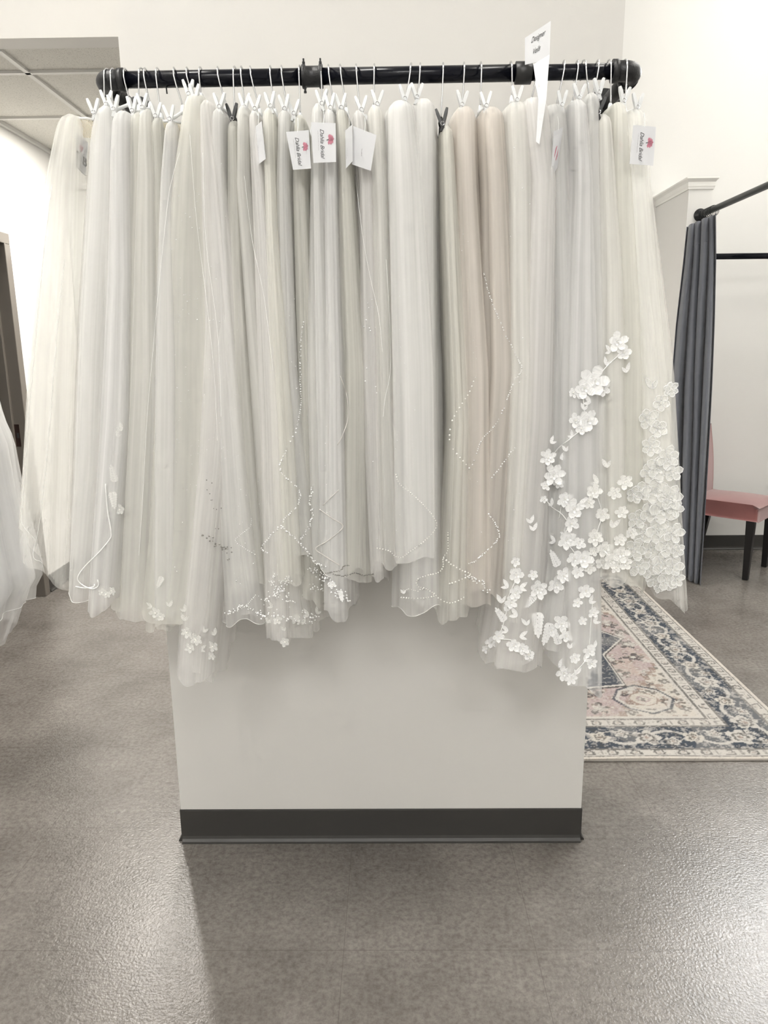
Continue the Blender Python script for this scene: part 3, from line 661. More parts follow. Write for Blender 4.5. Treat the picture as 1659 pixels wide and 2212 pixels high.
def veil_mesh(rows, hemL, hemR, seed, wy0, Yc, inner, wide):
    rr = random.Random(seed); L_ = 44; n = 132
    top = rows[0][0]; bot = max(hemL, hemR)
    ks = [(rr.choice((6, 7, 8)), .55), (rr.choice((11, 12, 13)), .32), (rr.choice((17, 19, 21)), .14), (rr.choice((3, 4)), .45)]
    ph = [rr.uniform(0, 2 * PI) for _ in ks]; dr = [rr.uniform(-1.3, 1.3) for _ in ks]
    z_top = P(rows[0][1], top, YP - .04).z
    vs = []; uv = []; hp = [rr.uniform(0, 6.28) for _ in range(3)]
    wob = rr.uniform(-1, 1)
    for i in range(L_ + 1):
        t = i / L_; t2 = t ** 1.25 if i > 0 else 0
        py = top + (bot - top) * t2
        d0 = (py - top)
        dome = math.sqrt(max(0.0, 1 - (1 - min(1, d0 / 34.0)) ** 2)) if d0 < 34 else 1.0
        dome = max(dome, .10)
        for j in range(n):
            th = 2 * PI * j / n
            c, s = math.cos(th), math.sin(th)
            # each column of points keeps its own hem height
            q = .5 + .5 * c
            hem = hemL + (hemR - hemL) * q + 9 * math.sin(2 * th + hp[0]) + 6 * math.sin(5 * th + hp[1]) + 2.5 * math.sin(9 * th + hp[2]) + 6 * -s
            pyj = top + (hem - top) * t2
            if inner: pyj = top + (hem - top - 14 + 16 * math.sin(3 * th + hp[1])) * t2
            xl, xr = smooth_i(rows, pyj, 1), smooth_i(rows, pyj, 2)
            pl = P(xl, pyj, YP); pr = P(xr, pyj, YP)
            cx = (pl.x + pr.x) / 2; wx = (pr.x - pl.x) / 2 * (1 + (.16 * t2 if wide else 0))
            z = (pl.z + pr.z) / 2
            wy = wy0 * (1 + .32 * t2)
            amp = (.05 + .20 * min(1, t2 * 2.2))
            g = sum(a * math.sin(k * th + p + w_ * t2) for (k, a), p, w_ in zip(ks, ph, dr))
            sc = (1 + amp * g * .62) * dome * (.80 if inner else 1)
            ex = .8
            cc_ = math.copysign(abs(c) ** ex, c); ss_ = math.copysign(abs(s) ** ex, s)
            x = cx + wx * cc_ * sc; y = Yc + wy * ss_ * (1 + amp * g * .16) * (.35 + .65 * dome) * (.86 if inner else 1)
            y += (.012 * math.sin(3.1 * t + wob * 3)) * t
            y = min(y, CY - .012)
            vs.append((x, y, z)); uv.append((j / n if j < n else 1, z))
    fs = [(i * n + j, i * n + (j + 1) % n, (i + 1) * n + (j + 1) % n, (i + 1) * n + j) for i in range(L_) for j in range(n)]
    fs.append(tuple(range(n))[::-1])
    q = MB().add(vs, fs); q.uv = [(u + .37 * seed, v) for u, v in uv]
    hemloop = vs[L_ * n:(L_ + 1) * n]
    return q, hemloop

for i, (hx, hb, colr, rows, hl, hr_, look, clipc) in enumerate(V):
    rr = random.Random(100 + i)
    n_ = len(V)
    if i < n_ // 2: where = ORD[i] + ' from the left on the rail'
    else: where = ORD[n_ - 1 - i] + ' from the right on the rail'
    v = empty('bridal_veil')
    v['label'] = look + ', ' + where; v['category'] = 'veil'; v['group'] = 'bridal veils on the pipe rail'
    Yc = 1.63 + rr.uniform(-.012, .012); wy = .105 + rr.uniform(-.01, .01)
    sheer = i in (0, 33)
    q, hem = veil_mesh(rows, hl, hr_, i + 1, wy, Yc, False, 0 < i < 33)
    mo = TM[colr + ('_sheer' if sheer else '')]
    q.build('outer_tier', mo, v, smooth=True)
    bv.append(BVHTree.FromPolygons([Vector(p) for p in q.v], q.f))
    qi, _ = veil_mesh(rows, hl, hr_, i + 61, wy, Yc, True, 0 < i < 33)
    qi.build('inner_tier', TM[colr + ('_sheer' if sheer else '')], v, smooth=True)
    # narrow stitched edge along the hem
    if i in (1, 9, 16, 22): MB().tube(hem, .0005, 4, closed=True).build('hem_edge', M['cord'], v)
    veils.append(v)
    # hanger
    h = empty('clip_hanger')
    h['label'] = ('black' if clipc == 'b' else 'white') + ' clip hanger with chrome hook, ' + where; h['category'] = 'hanger'; h['group'] = 'clip hangers on the pipe rail'
    xt = P(hx, 148, RY).x; b_ = P(hb[0], hb[1], RY - .018); zc = zr(xt); R_ = RR + .0045
    if i == 0: xt = RX0 - .004 + .020; xt = RX0 + .012
    lean = (b_.x - xt)
    pts = [Vector((b_.x, RY - .014, b_.z - .012)), Vector((b_.x - lean * .05, RY - .016, b_.z))]
    for q2 in range(1, 4):
        f_ = q2 / 4; pts.append(Vector((b_.x - lean * (.05 + .7 * f_), RY - .016 - (R_ - .016) * f_, b_.z + (zc - .006 - b_.z) * f_)))
    for a in range(0, 211, 15):
        t_ = math.radians(a); pts.append(Vector((xt + lean * .22 * math.cos(t_) * (1 if a < 90 else -.6), RY - R_ * math.cos(t_), zc + R_ * math.sin(t_))))
    MB().tube(pts, .0016, 8).build('hook', M['chrome'], h, smooth=True)
    pm = M['blackplastic'] if clipc == 'b' else M['plastic']
    yaw_ = rr.uniform(-.10, .10); zb = b_.z - .016
    topz = P(rows[0][1], rows[0][0], YP - .04).z
    fx, fy = b_.x + yaw_ * .09, Yc - wy + .022
    zf = min(zb - .006, topz + .004)
    bar = MB()
    bar.tube([(fx, fy, zf), (b_.x, RY - .014, zb), (b_.x - yaw_ * .09, Yc + wy - .03, zf)], .0036, 8)
    bar.lathe([(.0045, -.010), (.006, -.004), (.004, .006), (.0022, .009)], (b_.x, RY - .014, zb + .004), (0, 0, 1), 10)
    bar.build('bar', pm, h, smooth=True)
    for sgn, cxx, cyy in ((-1, fx, fy), (1, b_.x - yaw_ * .09, Yc + wy - .03)):
        cl = MB(); tw = rr.uniform(-.5, .5); zc_ = zf + .002
        for s2 in (-1, 1):
            Mx = Matrix.Rotation(tw * .35, 3, 'Z') @ Matrix.Rotation(s2 * (.30 + rr.uniform(-.06, .10)), 3, 'Y')
            hgt = .038 if clipc == 'w' else .042
            # lever: tapered tongue going up and out, jaw going down
            vs_ = []
            for zz, ww, dd in ((-.014, .0030, .0040), (0, .0045, .0050), (hgt * .50, .0040, .0052), (hgt * .72, .0028, .0036)):
                for a_, b2 in ((-1, -1), (1, -1), (1, 1), (-1, 1)):
                    vs_.append(Vector((cxx, cyy, zc_)) + Mx @ Vector((s2 * (.0018 - max(0, -zz) * .10) + a_ * dd * .6, b2 * ww, zz)))
            fs_ = [(3, 2, 1, 0), (12, 13, 14, 15)] + [(k * 4 + a_, k * 4 + (a_ + 1) % 4, (k + 1) * 4 + (a_ + 1) % 4, (k + 1) * 4 + a_) for k in range(3) for a_ in range(4)]
            cl.add(vs_, fs_)
        co_ = cl.build('clip', pm, h, bevel=.0006)
        MB().tube([(cxx + .0035 * math.cos(a), cyy + .0045 * sgn, zc_ + .0035 * math.sin(a)) for a in [2 * PI * k / 12 for k in range(12)]], .0007, 5, closed=True).build('spring', M['chrome'], co_)

bpy.context.view_layer.update()

def hit_one(k, px, py):
    d = ray(px, py); r = bv[k].ray_cast(CAM, d)
    return r if r[0] is not None else None
def hit_all(px, py):
    best = None
    for k in range(len(bv)):
        r = hit_one(k, px, py)
        if r and (best is None or r[3] < best[1][3]): best = (k, r)
    return best

def polyline(pts, step):
    out = []; 
    # Catmull-Rom smoothing of the traced edge
    P4 = [pts[0]] + list(pts) + [pts[-1]]
    dense = []
    for a, b, c, d in zip(P4, P4[1:], P4[2:], P4[3:]):
        for q in range(14):
            t = q / 14
            f = lambda i: .5 * ((2 * b[i]) + (-a[i] + c[i]) * t + (2 * a[i] - 5 * b[i] + 4 * c[i] - d[i]) * t * t + (-a[i] + 3 * b[i] - 3 * c[i] + d[i]) * t ** 3)
            dense.append((f(0), f(1)))
    dense.append(pts[-1]); acc = 0; out = [dense[0]]
    for a, b in zip(dense, dense[1:]):
        dd = math.hypot(b[0] - a[0], b[1] - a[1]); acc += dd
        if acc >= step: out.append(b); acc = 0
    return out

def string(kind, pts, k=None, size=.0015, step=3.2, jit=0.0, skip=0.0, name='beaded_edge'):
    rr = random.Random(int(pts[0][0] * 7 + pts[0][1]))
    if kind == 'pearl': step *= 1.4
    pl = polyline(pts, step)
    if k is None:
        cnt = {}
        for p in pl:
            h_ = hit_all(*p)
            if h_: cnt[h_[0]] = cnt.get(h_[0], 0) + 1
        if not cnt: return
        k = max(cnt, key=cnt.get)
    ys = []
    for p in pl:
        h_ = hit_all(*p); ys.append(h_[1][0].y if h_ else None)
    ok = [y for y in ys if y is not None]
    if not ok: return
    last = ok[0]
    for q in range(len(ys)):
        if ys[q] is None: ys[q] = last
        last = ys[q]
    K = 4; mn = [min(ys[max(0, q - K):q + K + 1]) for q in range(len(ys))]
    sm = [sum(mn[max(0, q - 2):q + 3]) / len(mn[max(0, q - 2):q + 3]) for q in range(len(mn))]
    W3 = [P(p[0], p[1], min(y_, a_) - .002) for p, y_, a_ in zip(pl, sm, mn)]
    size = size * (1.0 if kind == 'crystal' else 1.2)
    mb = MB()
    if kind == 'cord' or kind == 'silver':
        mb.tube(W3, size, 6)
    else:
        for p in W3:
            if rr.random() < skip: continue
            mb.bead(p + Vector((rr.gauss(0, jit), rr.gauss(0, jit * .4), rr.gauss(0, jit))), size * rr.uniform(.75, 1.25))
    mtl = {'pearl': M['pearl'], 'crystal': M['crystal'], 'smoky': M['darkbead'], 'cord': M['cord'], 'silver': M['silver']}[kind]
    mb.build(name if kind not in ('cord', 'silver') else 'cord_edge', mtl, veils[k], smooth=True)

string('crystal', [(656, 690), (650, 740), (648, 800), (650, 870), (640, 930), (622, 965), (607, 998), (609, 1022), (628, 1040), (648, 1065), (640, 1095), (620, 1115), (607, 1135), (585, 1158), (565, 1183), (580, 1196)], 14, .0017, 4.0, .0008, .15)
string('crystal', [(607, 1135), (640, 1165), (660, 1190), (690, 1222), (700, 1226)], 14, .0018, 2.4, .0022)
string('crystal', [(676, 1050), (668, 1085), (675, 1110), (662, 1150), (645, 1170)], 15, .0018, 2.8, .0016)
string('silver', [(735, 812), (748, 850), (752, 900), (740, 940), (728, 962)], 16, .0007)
string('silver', [(732, 1058), (715, 1074), (697, 1092)], 16, .0008)
string('silver', [(690, 1100), (715, 1118), (740, 1134), (733, 1148), (705, 1170), (682, 1185), (700, 1200), (735, 1222)], 16, .0009)
string('smoky', [(704, 1238), (722, 1235), (738, 1230), (742, 1222), (755, 1222)], 18, .0012, 2.2, .0004)
string('smoky', [(720, 1240), (740, 1244), (765, 1238), (785, 1242), (806, 1240)], 18, .0014, 2.0, .0007)
string('pearl', [(855, 1025), (863, 1045), (885, 1063), (912, 1088), (935, 1115), (943, 1135), (930, 1156), (902, 1180), (885, 1192), (868, 1204), (852, 1200), (840, 1190), (815, 1184)], 21, .0012, 3.4, .0002)
string('pearl', [(1027, 815), (1018, 838), (1005, 862), (990, 884), (976, 910), (972, 930), (973, 958), (990, 985), (1004, 1000), (1016, 1014)], 24, .0016, 7.0, .0003, .05)
string('crystal', [(1045, 590), (1058, 640), (1078, 690), (1098, 735), (1118, 775), (1128, 798), (1112, 822), (1100, 850), (1090, 880), (1070, 918), (1045, 945), (1032, 972), (1020, 1005)], 25, .0014, 3.6, .0006, .12)
string('crystal', [(1112, 968), (1098, 985), (1080, 1010), (1060, 1035)], 26, .0018, 5.0, .0006, .15)
string('crystal', [(1055, 1110), (1072, 1135), (1079, 1155), (1070, 1172), (1048, 1193), (1028, 1210), (1012, 1218)], 25, .0017, 3.4, .0007)
string('pearl', [(967, 1150), (968, 1170), (967, 1190), (957, 1206), (957, 1224), (945, 1237), (915, 1245), (900, 1254), (903, 1266), (920, 1272), (934, 1280), (936, 1288), (915, 1292), (885, 1292), (864, 1290)], 22, .0014, 3.4, .0003)
string('pearl', [(958, 1206), (980, 1222), (1002, 1234), (1016, 1240), (1000, 1250), (970, 1262)], 24, .0016, 4.2, .0003)
string('pearl', [(938, 1282), (950, 1294), (968, 1302), (985, 1300), (1002, 1290)], 23, .0015, 4.2, .0003)
string('pearl', [(868, 1278), (885, 1272), (900, 1276), (915, 1270)], 22, .0011, 3.2, .0008)
string('crystal', [(543, 1120), (540, 1138), (520, 1155), (508, 1168), (525, 1182), (552, 1198)], 9, .0011, 3.4, .0003)
string('crystal', [(490, 1324), (508, 1320), (520, 1310), (540, 1314), (560, 1328), (580, 1330)], 9, .0020, 2.0, .0022)
string('crystal', [(552, 1285), (535, 1305), (520, 1315)], 9, .0013, 3.0, .0004)
string('crystal', [(570, 1300), (590, 1285), (605, 1275), (625, 1300), (650, 1322), (685, 1338)], 11, .0019, 1.1, .0048)
string('crystal', [(600, 1238), (585, 1262), (612, 1258), (625, 1250), (600, 1290)], 11, .0014, 1.6, .0036)
string('crystal', [(560, 1325), (600, 1330), (640, 1338), (670, 1345)], 11, .0018, 1.6, .0050)
string('smoky', [(438, 1156), (455, 1165), (470, 1176), (492, 1186), (490, 1205)], 8, .0015, 1.6, .0040, .2)
string('smoky', [(450, 1040), (455, 1080), (470, 1100), (465, 1130), (452, 1145)], 8, .0010, 6, .0060, .3)
string('crystal', [(1005, 1245), (1025, 1250), (1045, 1265), (1050, 1280)], 25, .0017, 1.6, .0036)
string('crystal', [(700, 1245), (715, 1265), (735, 1285), (755, 1296)], 17, .0020, .9, .0052)
string('crystal', [(668, 1228), (690, 1240), (700, 1250)], 15, .0018, 1.0, .0040)
string('crystal', [(672, 1268), (700, 1272)], 15, .0016, 1.0, .0045)
string('cord', [(228, 1045), (232, 1100), (240, 1150), (236, 1166), (212, 1195), (182, 1225), (168, 1248), (176, 1262), (198, 1272), (212, 1266), (211, 1252)], 1, .0011)
string('cord', [(163, 1267), (182, 1270), (202, 1268), (204, 1262)], 1, .0011)
string('cord', [(1212, 1095), (1208, 1120)], 28, .0008)
# veil sides seen as single drawn edges
for k, pts in ((7, [(388, 330), (372, 385), (362, 440), (345, 600), (330, 760), (318, 900), (308, 1080), (300, 1200)]),
               (8, [(410, 290), (425, 480), (445, 640), (462, 800), (470, 960)]),
               (9, [(438, 330), (445, 520), (470, 720), (478, 900)]),
               (11, [(528, 380), (545, 520), (570, 640), (590, 800)]),
               (20, [(768, 380), (782, 500), (800, 600), (818, 680), (826, 760)]),
               (21, [(834, 560), (842, 700), (843, 800), (832, 860), (828, 900)]),
               (0, [(112, 400), (95, 540), (80, 700), (66, 850), (55, 1000), (47, 1110), (50, 1135), (75, 1165)]),
               (0, [(140, 560), (125, 700), (112, 860), (100, 1000), (85, 1130), (72, 1200), (90, 1215), (96, 1240)])):
    string('cord', pts, k, .00032)
# loose sparkles
def sparkle(k, boxes, n, size=.0011, mtl='crystal', seed=3):
    rr = random.Random(seed + k * 13); mb = MB()
    for _ in range(n):
        x0, y0, x1, y1 = boxes[rr.randrange(len(boxes))]; px, py = rr.uniform(x0, x1), rr.uniform(y0, y1)
        r = hit_one(k, px, py)
        if r: mb.bead(r[0] - Vector((0, .001, 0)), size * rr.uniform(.5, 1.4))
    if mb.v: mb.build('rhinestones', M[mtl], veils[k], smooth=True)
sparkle(7, [(350, 300, 470, 700), (320, 600, 480, 1000), (310, 900, 480, 1250)], 170, .0010)
sparkle(8, [(430, 500, 520, 1000)], 36, .0010)
sparkle(9, [(470, 350, 520, 1000), (500, 1000, 570, 1300)], 46, .0011)
sparkle(14, [(610, 600, 650, 1100)], 26, .0010)
sparkle(19, [(775, 640, 820, 720), (770, 720, 826, 1200)], 26, .0015)
sparkle(11, [(550, 1000, 680, 1330)], 70, .0011)
sparkle(21, [(850, 600, 940, 1180)], 26, .0008)
sparkle(24, [(985, 500, 1040, 1200)], 20, .0009)
sparkle(26, [(1095, 300, 1150, 560), (1090, 700, 1140, 1200)], 18, .0012)
sparkle(16, [(690, 900, 735, 1200)], 16, .0009)
sparkle(3, [(262, 900, 350, 1250)], 20, .0009)

# lace: petalled flowers and leaves sewn on the net, each its own piece
def leaf_geo(mb, o, u, v, nrm, ln, wd, ang, curl=.18, uvs=None, rnd=False):
    c, s = math.cos(ang), math.sin(ang); a = u * c + v * s; b = -u * s + v * c; N = 6; vs = []
    for i in range(N + 1):
        t = i / N; w2 = wd * (math.sin(PI * min(1, t ** (1.45 if rnd else .85))) ** (.55 if rnd else .9) if 0 < t < .999 else 0) + (wd * .12 if t < .05 else 0)
        for q in (-1, 0, 1):
            vs.append(o + a * ln * t + b * w2 * q + nrm * (curl * ln * t * t + (.10 * wd if q == 0 else .28 * wd)))
            uvs.append((t * 1.3 + ang, q * .6 + ang * 2))
    mb.add(vs, [(i * 3 + q, (i + 1) * 3 + q, (i + 1) * 3 + q + 1, i * 3 + q + 1) for i in range(N) for q in (0, 1)])
def lace(px, py, size, kind='flower', k=None, ivory=False, seed=0):
    """size in photo pixels (radius)"""
    rr = random.Random(int(px * 31 + py * 7 + seed))
    if k is None:
        h_ = hit_all(px, py)
        if h_ is None: return
        k, r = h_
    else:
        r = hit_one(k, px, py)
        if r is None:
            h_ = hit_all(px, py)
            if h_ is None: return
            k, r = h_
    y_ = min([h2[1][0].y for h2 in (hit_all(px + a, py + b) for a, b in ((0, 0), (-size * .6, 0), (size * .6, 0), (0, size * .6))) if h2] or [r[0].y])
    p = P(px, py, y_); nrm = Vector((max(-.25, min(.25, r[1].x * .3)) , -1, .05)).normalized(); size = size * (1.55 if kind == 'leaf' else 1.3) * (1.25 if px > 1365 else 1)
    dist = (p - CAM).dot(_F); R_ = size * dist / F_PX
    u = Vector((1, 0, 0)); u = (u - nrm * u.dot(nrm)).normalized(); v = nrm.cross(u) * -1
    if v.z < 0: v = -v
    p = p + nrm * .0025
    mb = MB(); uvs = []
    if kind == 'flower':
        a0 = rr.uniform(0, 6.28); n = rr.choice((5, 5, 6))
        for q in range(n): leaf_geo(mb, p, u, v, nrm, R_ * rr.uniform(.85, 1.12), R_ * (.36 if n == 5 else .31), a0 + 2 * PI * q / n + rr.uniform(-.12, .12), .22, uvs, True)
        for q in range(n): leaf_geo(mb, p + nrm * .0012, u, v, nrm, R_ * .42, R_ * .12, a0 + .5 + 2 * PI * q / n, .6, uvs, True)
        nm = 'lace_flower'
    elif kind == 'leaf':
        a0 = rr.uniform(.6, 2.4); leaf_geo(mb, p, u, v, nrm, R_ * 1.5, R_ * .30, a0, .1, uvs)
        leaf_geo(mb, p, u, v, nrm, R_ * 1.1, R_ * .24, a0 + rr.choice((-1, 1)) * 1.0, .1, uvs); nm = 'lace_leaf'
    else:  # spray: stem with paired leaves
        a0 = rr.uniform(-2.2, -.9) if kind == 'sprayd' else rr.uniform(.9, 2.2); st = []
        dirv = u * math.cos(a0) + v * math.sin(a0)
        for q in range(6):
            o = p + dirv * R_ * .36 * q
            for s_ in (-1, 1): leaf_geo(mb, o, u, v, nrm, R_ * .8 * (1 - q * .09), R_ * .22, a0 + s_ * .85, .1, uvs)
        leaf_geo(mb, p + dirv * R_ * 2.0, u, v, nrm, R_ * .5, R_ * .15, a0, .1, uvs); nm = 'lace_spray'
    mb.uv = uvs; big = px > 1365 and kind != 'sprayd'; soft = k in (2, 5, 8, 11, 12)
    fo = mb.build(nm, M['lacenet'] if big or soft else (M['laceivory'] if ivory else M['lace']), veils[k], smooth=True)
    if big:
        oc = MB(); st = 21
        for q in range(len(mb.v) // st if kind == 'leaf' else n):
            L3 = mb.v[q * st:(q + 1) * st]
            loop = [Vector(L3[i * 3]) for i in range(7)] + [Vector(L3[i * 3 + 2]) for i in range(5, 0, -1)]
            oc.tube([p_ - Vector((0, .0006, 0)) for p_ in loop], .00075, 5, closed=True)
        oc.build('petal_outline', M['lace'], fo, smooth=True)
    # raised cord outline round the heart
    if kind == 'flower' and size > 9:
        q = MB()
        for b_ in range(7): q.bead(p + nrm * .004 + u * rr.uniform(-.12, .12) * R_ + v * rr.uniform(-.12, .12) * R_, .0012)
        q.build('pearl_cluster', M['pearl'], veils[k], smooth=True)
for pts in ([(1345, 760), (1312, 790), (1285, 822), (1262, 850), (1262, 886), (1262, 920), (1235, 945), (1200, 975), (1188, 1015)],
            [(1178, 1078), (1192, 1095), (1215, 1112), (1228, 1135), (1220, 1162), (1245, 1200), (1262, 1235)],
            [(1112, 1215), (1114, 1250), (1098, 1290), (1092, 1330), (1078, 1372), (1060, 1388)], [(1078, 1380), (1110, 1384), (1135, 1402), (1150, 1420)],
            [(1280, 1300), (1276, 1350), (1272, 1405), (1262, 1430), (1232, 1462)], [(1440, 990), (1420, 1040), (1440, 1095), (1425, 1145), (1445, 1200), (1430, 1250)],
            [(1285, 1060), (1300, 1110), (1290, 1160), (1320, 1205), (1350, 1215)]):
    string('cord', pts, None, .0008)
LACE = [
 (1332, 738, 17), (1347, 762, 14), (1318, 760, 9, 'leaf'), (1308, 790, 9, 'leaf'), (1352, 805, 10, 'leaf'), (1283, 822, 24), (1262, 838, 18), (1300, 838, 15), (1236, 848, 9), (1250, 862, 10, 'leaf'), (1275, 870, 10, 'leaf'), (1262, 886, 8, 'leaf'),
 (1242, 908, 13), (1268, 908, 18), (1255, 925, 12), (1235, 945, 8, 'leaf'), (1189, 957, 8, 'leaf'), (1183, 988, 14), (1208, 990, 9, 'leaf'), (1222, 975, 8, 'leaf'), (1195, 1025, 19), (1178, 1048, 9), (1205, 1042, 12), (1174, 1078, 7), (1192, 1092, 8, 'leaf'),
 (1218, 1078, 15), (1238, 1098, 18), (1232, 1130, 14), (1250, 1088, 10, 'leaf'), (1220, 1155, 9, 'leaf'), (1222, 1165, 18), (1250, 1172, 12), (1198, 1170, 9, 'leaf'), (1146, 1130, 9, 'leaf'), (1152, 1146, 9, 'leaf'),
 (1204, 1222, 13, 'spray'), (1200, 1262, 16), (1217, 1242, 15), (1152, 1240, 9), (1155, 1285, 11, 'sprayd'), (1163, 1272, 17), (1160, 1322, 18, 'sprayd'), (1187, 1345, 16, 'sprayd'), (1190, 1360, 11),
 (1113, 1240, 15), (1112, 1212, 9), (1112, 1278, 13), (1122, 1270, 10, 'leaf'), (1098, 1268, 10, 'leaf'), (1082, 1302, 11, 'leaf'), (1088, 1318, 9, 'leaf'), (1103, 1300, 12), (1118, 1330, 11, 'leaf'), (1090, 1340, 12, 'spray'), (1060, 1385, 12), (1075, 1372, 11), (1097, 1362, 9, 'leaf'), (1108, 1392, 13), (1128, 1400, 12), (1142, 1412, 11), (1048, 1400, 8), (1122, 1375, 10, 'leaf'), (1150, 1424, 10, 'leaf'), (1138, 1350, 9, 'leaf'),
 (1258, 1205, 18), (1238, 1205, 13), (1247, 1235, 12), (1272, 1225, 12), (1264, 1275, 14), (1272, 1302, 9, 'leaf'), (1281, 1322, 10), (1282, 1345, 9, 'leaf'), (1213, 1345, 15), (1220, 1372, 12), (1208, 1390, 12, 'spray'), (1240, 1420, 11), (1228, 1400, 9, 'leaf'), (1272, 1405, 12), (1284, 1398, 8, 'leaf'), (1276, 1432, 10), (1262, 1428, 9, 'leaf'), (1216, 1452, 14), (1232, 1464, 12), (1205, 1440, 10, 'leaf'), (1245, 1455, 8, 'leaf'), (1258, 1340, 8), (1246, 1300, 9),
 (1282, 1060, 14), (1270, 1085, 12), (1292, 1045, 11, 'leaf'), (1300, 1110, 13), (1285, 1160, 15), (1305, 1185, 16), (1318, 1210, 16), (1340, 1195, 16), (1338, 1165, 12), (1350, 1215, 13), (1300, 1215, 12), (1330, 1225, 10), (1282, 1190, 10), (1320, 1140, 12, 'leaf'), (1342, 1105, 12), (1325, 1065, 12), (1310, 1010, 11, 'leaf'), (1350, 1040, 13), (1368, 1068, 12),
 (1448, 842, 11), (1438, 850, 9, 'leaf'), (1425, 870, 12), (1408, 840, 10, 'leaf'), (1395, 905, 15), (1420, 925, 13), (1405, 965, 14), (1440, 990, 17), (1420, 1012, 18), (1450, 1020, 13), (1398, 1020, 14), (1412, 1060, 18), (1445, 1075, 18), (1428, 1100, 20), (1455, 1098, 12), (1400, 1105, 16), (1385, 1060, 14), (1415, 1145, 18), (1452, 1150, 14), (1438, 1175, 17), (1460, 1188, 11), (1405, 1185, 17), (1388, 1150, 15), (1425, 1215, 18), (1453, 1222, 15), (1395, 1225, 16), (1408, 1250, 14), (1438, 1250, 15), (1460, 1250, 10), (1375, 1120, 13), (1370, 1185, 15), (1378, 1222, 14), (1445, 1275, 8, 'leaf'), (1362, 1150, 12), (1420, 1268, 8),
]
for t_ in LACE:
    lace(t_[0], t_[1], t_[2], t_[3] if len(t_) > 3 else 'flower', ivory=t_[0] > 1365 or 1260 < t_[0] and 1000 < t_[1] < 1230)
for t_ in [(266, 930, 9, 'leaf', 2), (252, 942, 7, 'leaf', 2), (250, 1040, 12, 'spray', 2), (244, 1062, 12, 'sprayd', 2), (262, 1100, 10, 'flower', 2), (232, 1282, 8, 'flower', 2), (244, 1275, 8, 'flower', 2), (222, 1278, 7, 'flower', 2),
           (336, 1322, 10, 'flower', 5), (348, 1330, 9, 'flower', 5), (330, 1310, 7, 'leaf', 5), (352, 1245, 9, 'sprayd', 5), (368, 1310, 8, 'leaf', 5), (398, 1340, 9, 'leaf', 8), (405, 1365, 10, 'flower', 8), (425, 1380, 12, 'flower', 8), (440, 1365, 9, 'leaf', 8), (412, 1398, 9, 'flower', 8), (432, 1402, 8, 'leaf', 8), (462, 1395, 10, 'flower', 8), (465, 1372, 9, 'leaf', 8), (458, 1415, 8, 'flower', 8), (400, 1320, 8, 'leaf', 8),
           (617, 1385, 9, 'flower', 12), (615, 1362, 6, 'leaf', 12), (655, 1348, 10, 'leaf', 11), (668, 1330, 9, 'leaf', 11), (640, 1335, 9, 'flower', 11), (600, 1338, 8, 'flower', 11), (578, 1345, 9, 'leaf', 11), (590, 1310, 7, 'leaf', 11), (685, 1325, 8, 'leaf', 11),
           (872, 1282, 6, 'leaf', 22), (735, 1275, 8, 'sprayd', 17), (718, 1262, 7, 'flower', 17)]:
    lace(t_[0], t_[1], t_[2], t_[3], t_[4])

# combs sewn to veil heads (part of their veil)
def comb(k, pxa, pxb, py, Y):
    a = P(pxa, py, Y); b = P(pxb, py + 4, Y + .02); mb = MB()
    mb.tube([a, (a + b) / 2 + Vector((0, 0, .002)), b], .0026, 8)
    mb.build('comb_bar', M['plastic'] if k else M['laceivory'], veils[k], smooth=True)
    t2 = MB(); n = 15
    for i in range(n):
        p = a.lerp(b, i / (n - 1)); t2.tube([p, p + Vector((.008, .004, -.034))], .0006, 4)
    t2.build('comb_teeth', M['goldwire'], veils[k])
comb(0, 168, 206, 256, 1.56); comb(6, 352, 392, 262, 1.54); comb(31, 1268, 1308, 248, 1.56)

# ------------------------------------------------------------------ writing
def text_geo(s, size, shear=0, align='CENTER', spacing=1.0):
    cu = bpy.data.curves.new('t', 'FONT'); cu.body = s; cu.size = size; cu.shear = shear; cu.align_x = align; cu.align_y = 'CENTER'; cu.space_character = spacing; cu.resolution_u = 3
    ob = bpy.data.objects.new('t', cu); me = ob.to_mesh()
    vs = [tuple(v.co) for v in me.vertices]; fs = [tuple(p.vertices) for p in me.polygons]
    ob.to_mesh_clear(); bpy.data.objects.remove(ob); bpy.data.curves.remove(cu)
    return vs, fs
def put_text(s, size, o, ux, uy, nrm, mt, parent, name='lettering', shear=0, spacing=1.0):
    vs, fs = text_geo(s, size, shear, spacing=spacing)
    MB().add([o + ux * v[0] + uy * v[1] + nrm * .0006 for v in vs], fs).build(name, mt, parent)
def fine_print(o, dn, ux, nrm, length, hgt, mt, parent, seed=1):
    """print too small to read: a row of tiny broken strokes running along dn"""
    rr = random.Random(seed); mb = MB(); t = -length / 2
    while t < length / 2:
        wd = rr.uniform(.3, 1.0) * hgt; hh = rr.uniform(.35, .6) * hgt; off = rr.uniform(-.15, .15) * hgt
        c_ = o + dn * (t + wd / 2) + ux * off + nrm * .0006
        mb.add([c_ - dn * wd / 2 - ux * hh / 2, c_ + dn * wd / 2 - ux * hh / 2, c_ + dn * wd / 2 + ux * hh / 2, c_ - dn * wd / 2 + ux * hh / 2], [(0, 1, 2, 3)])
        t += wd + rr.uniform(.15, .5) * hgt
    mb.build('fine_print', mt, parent)
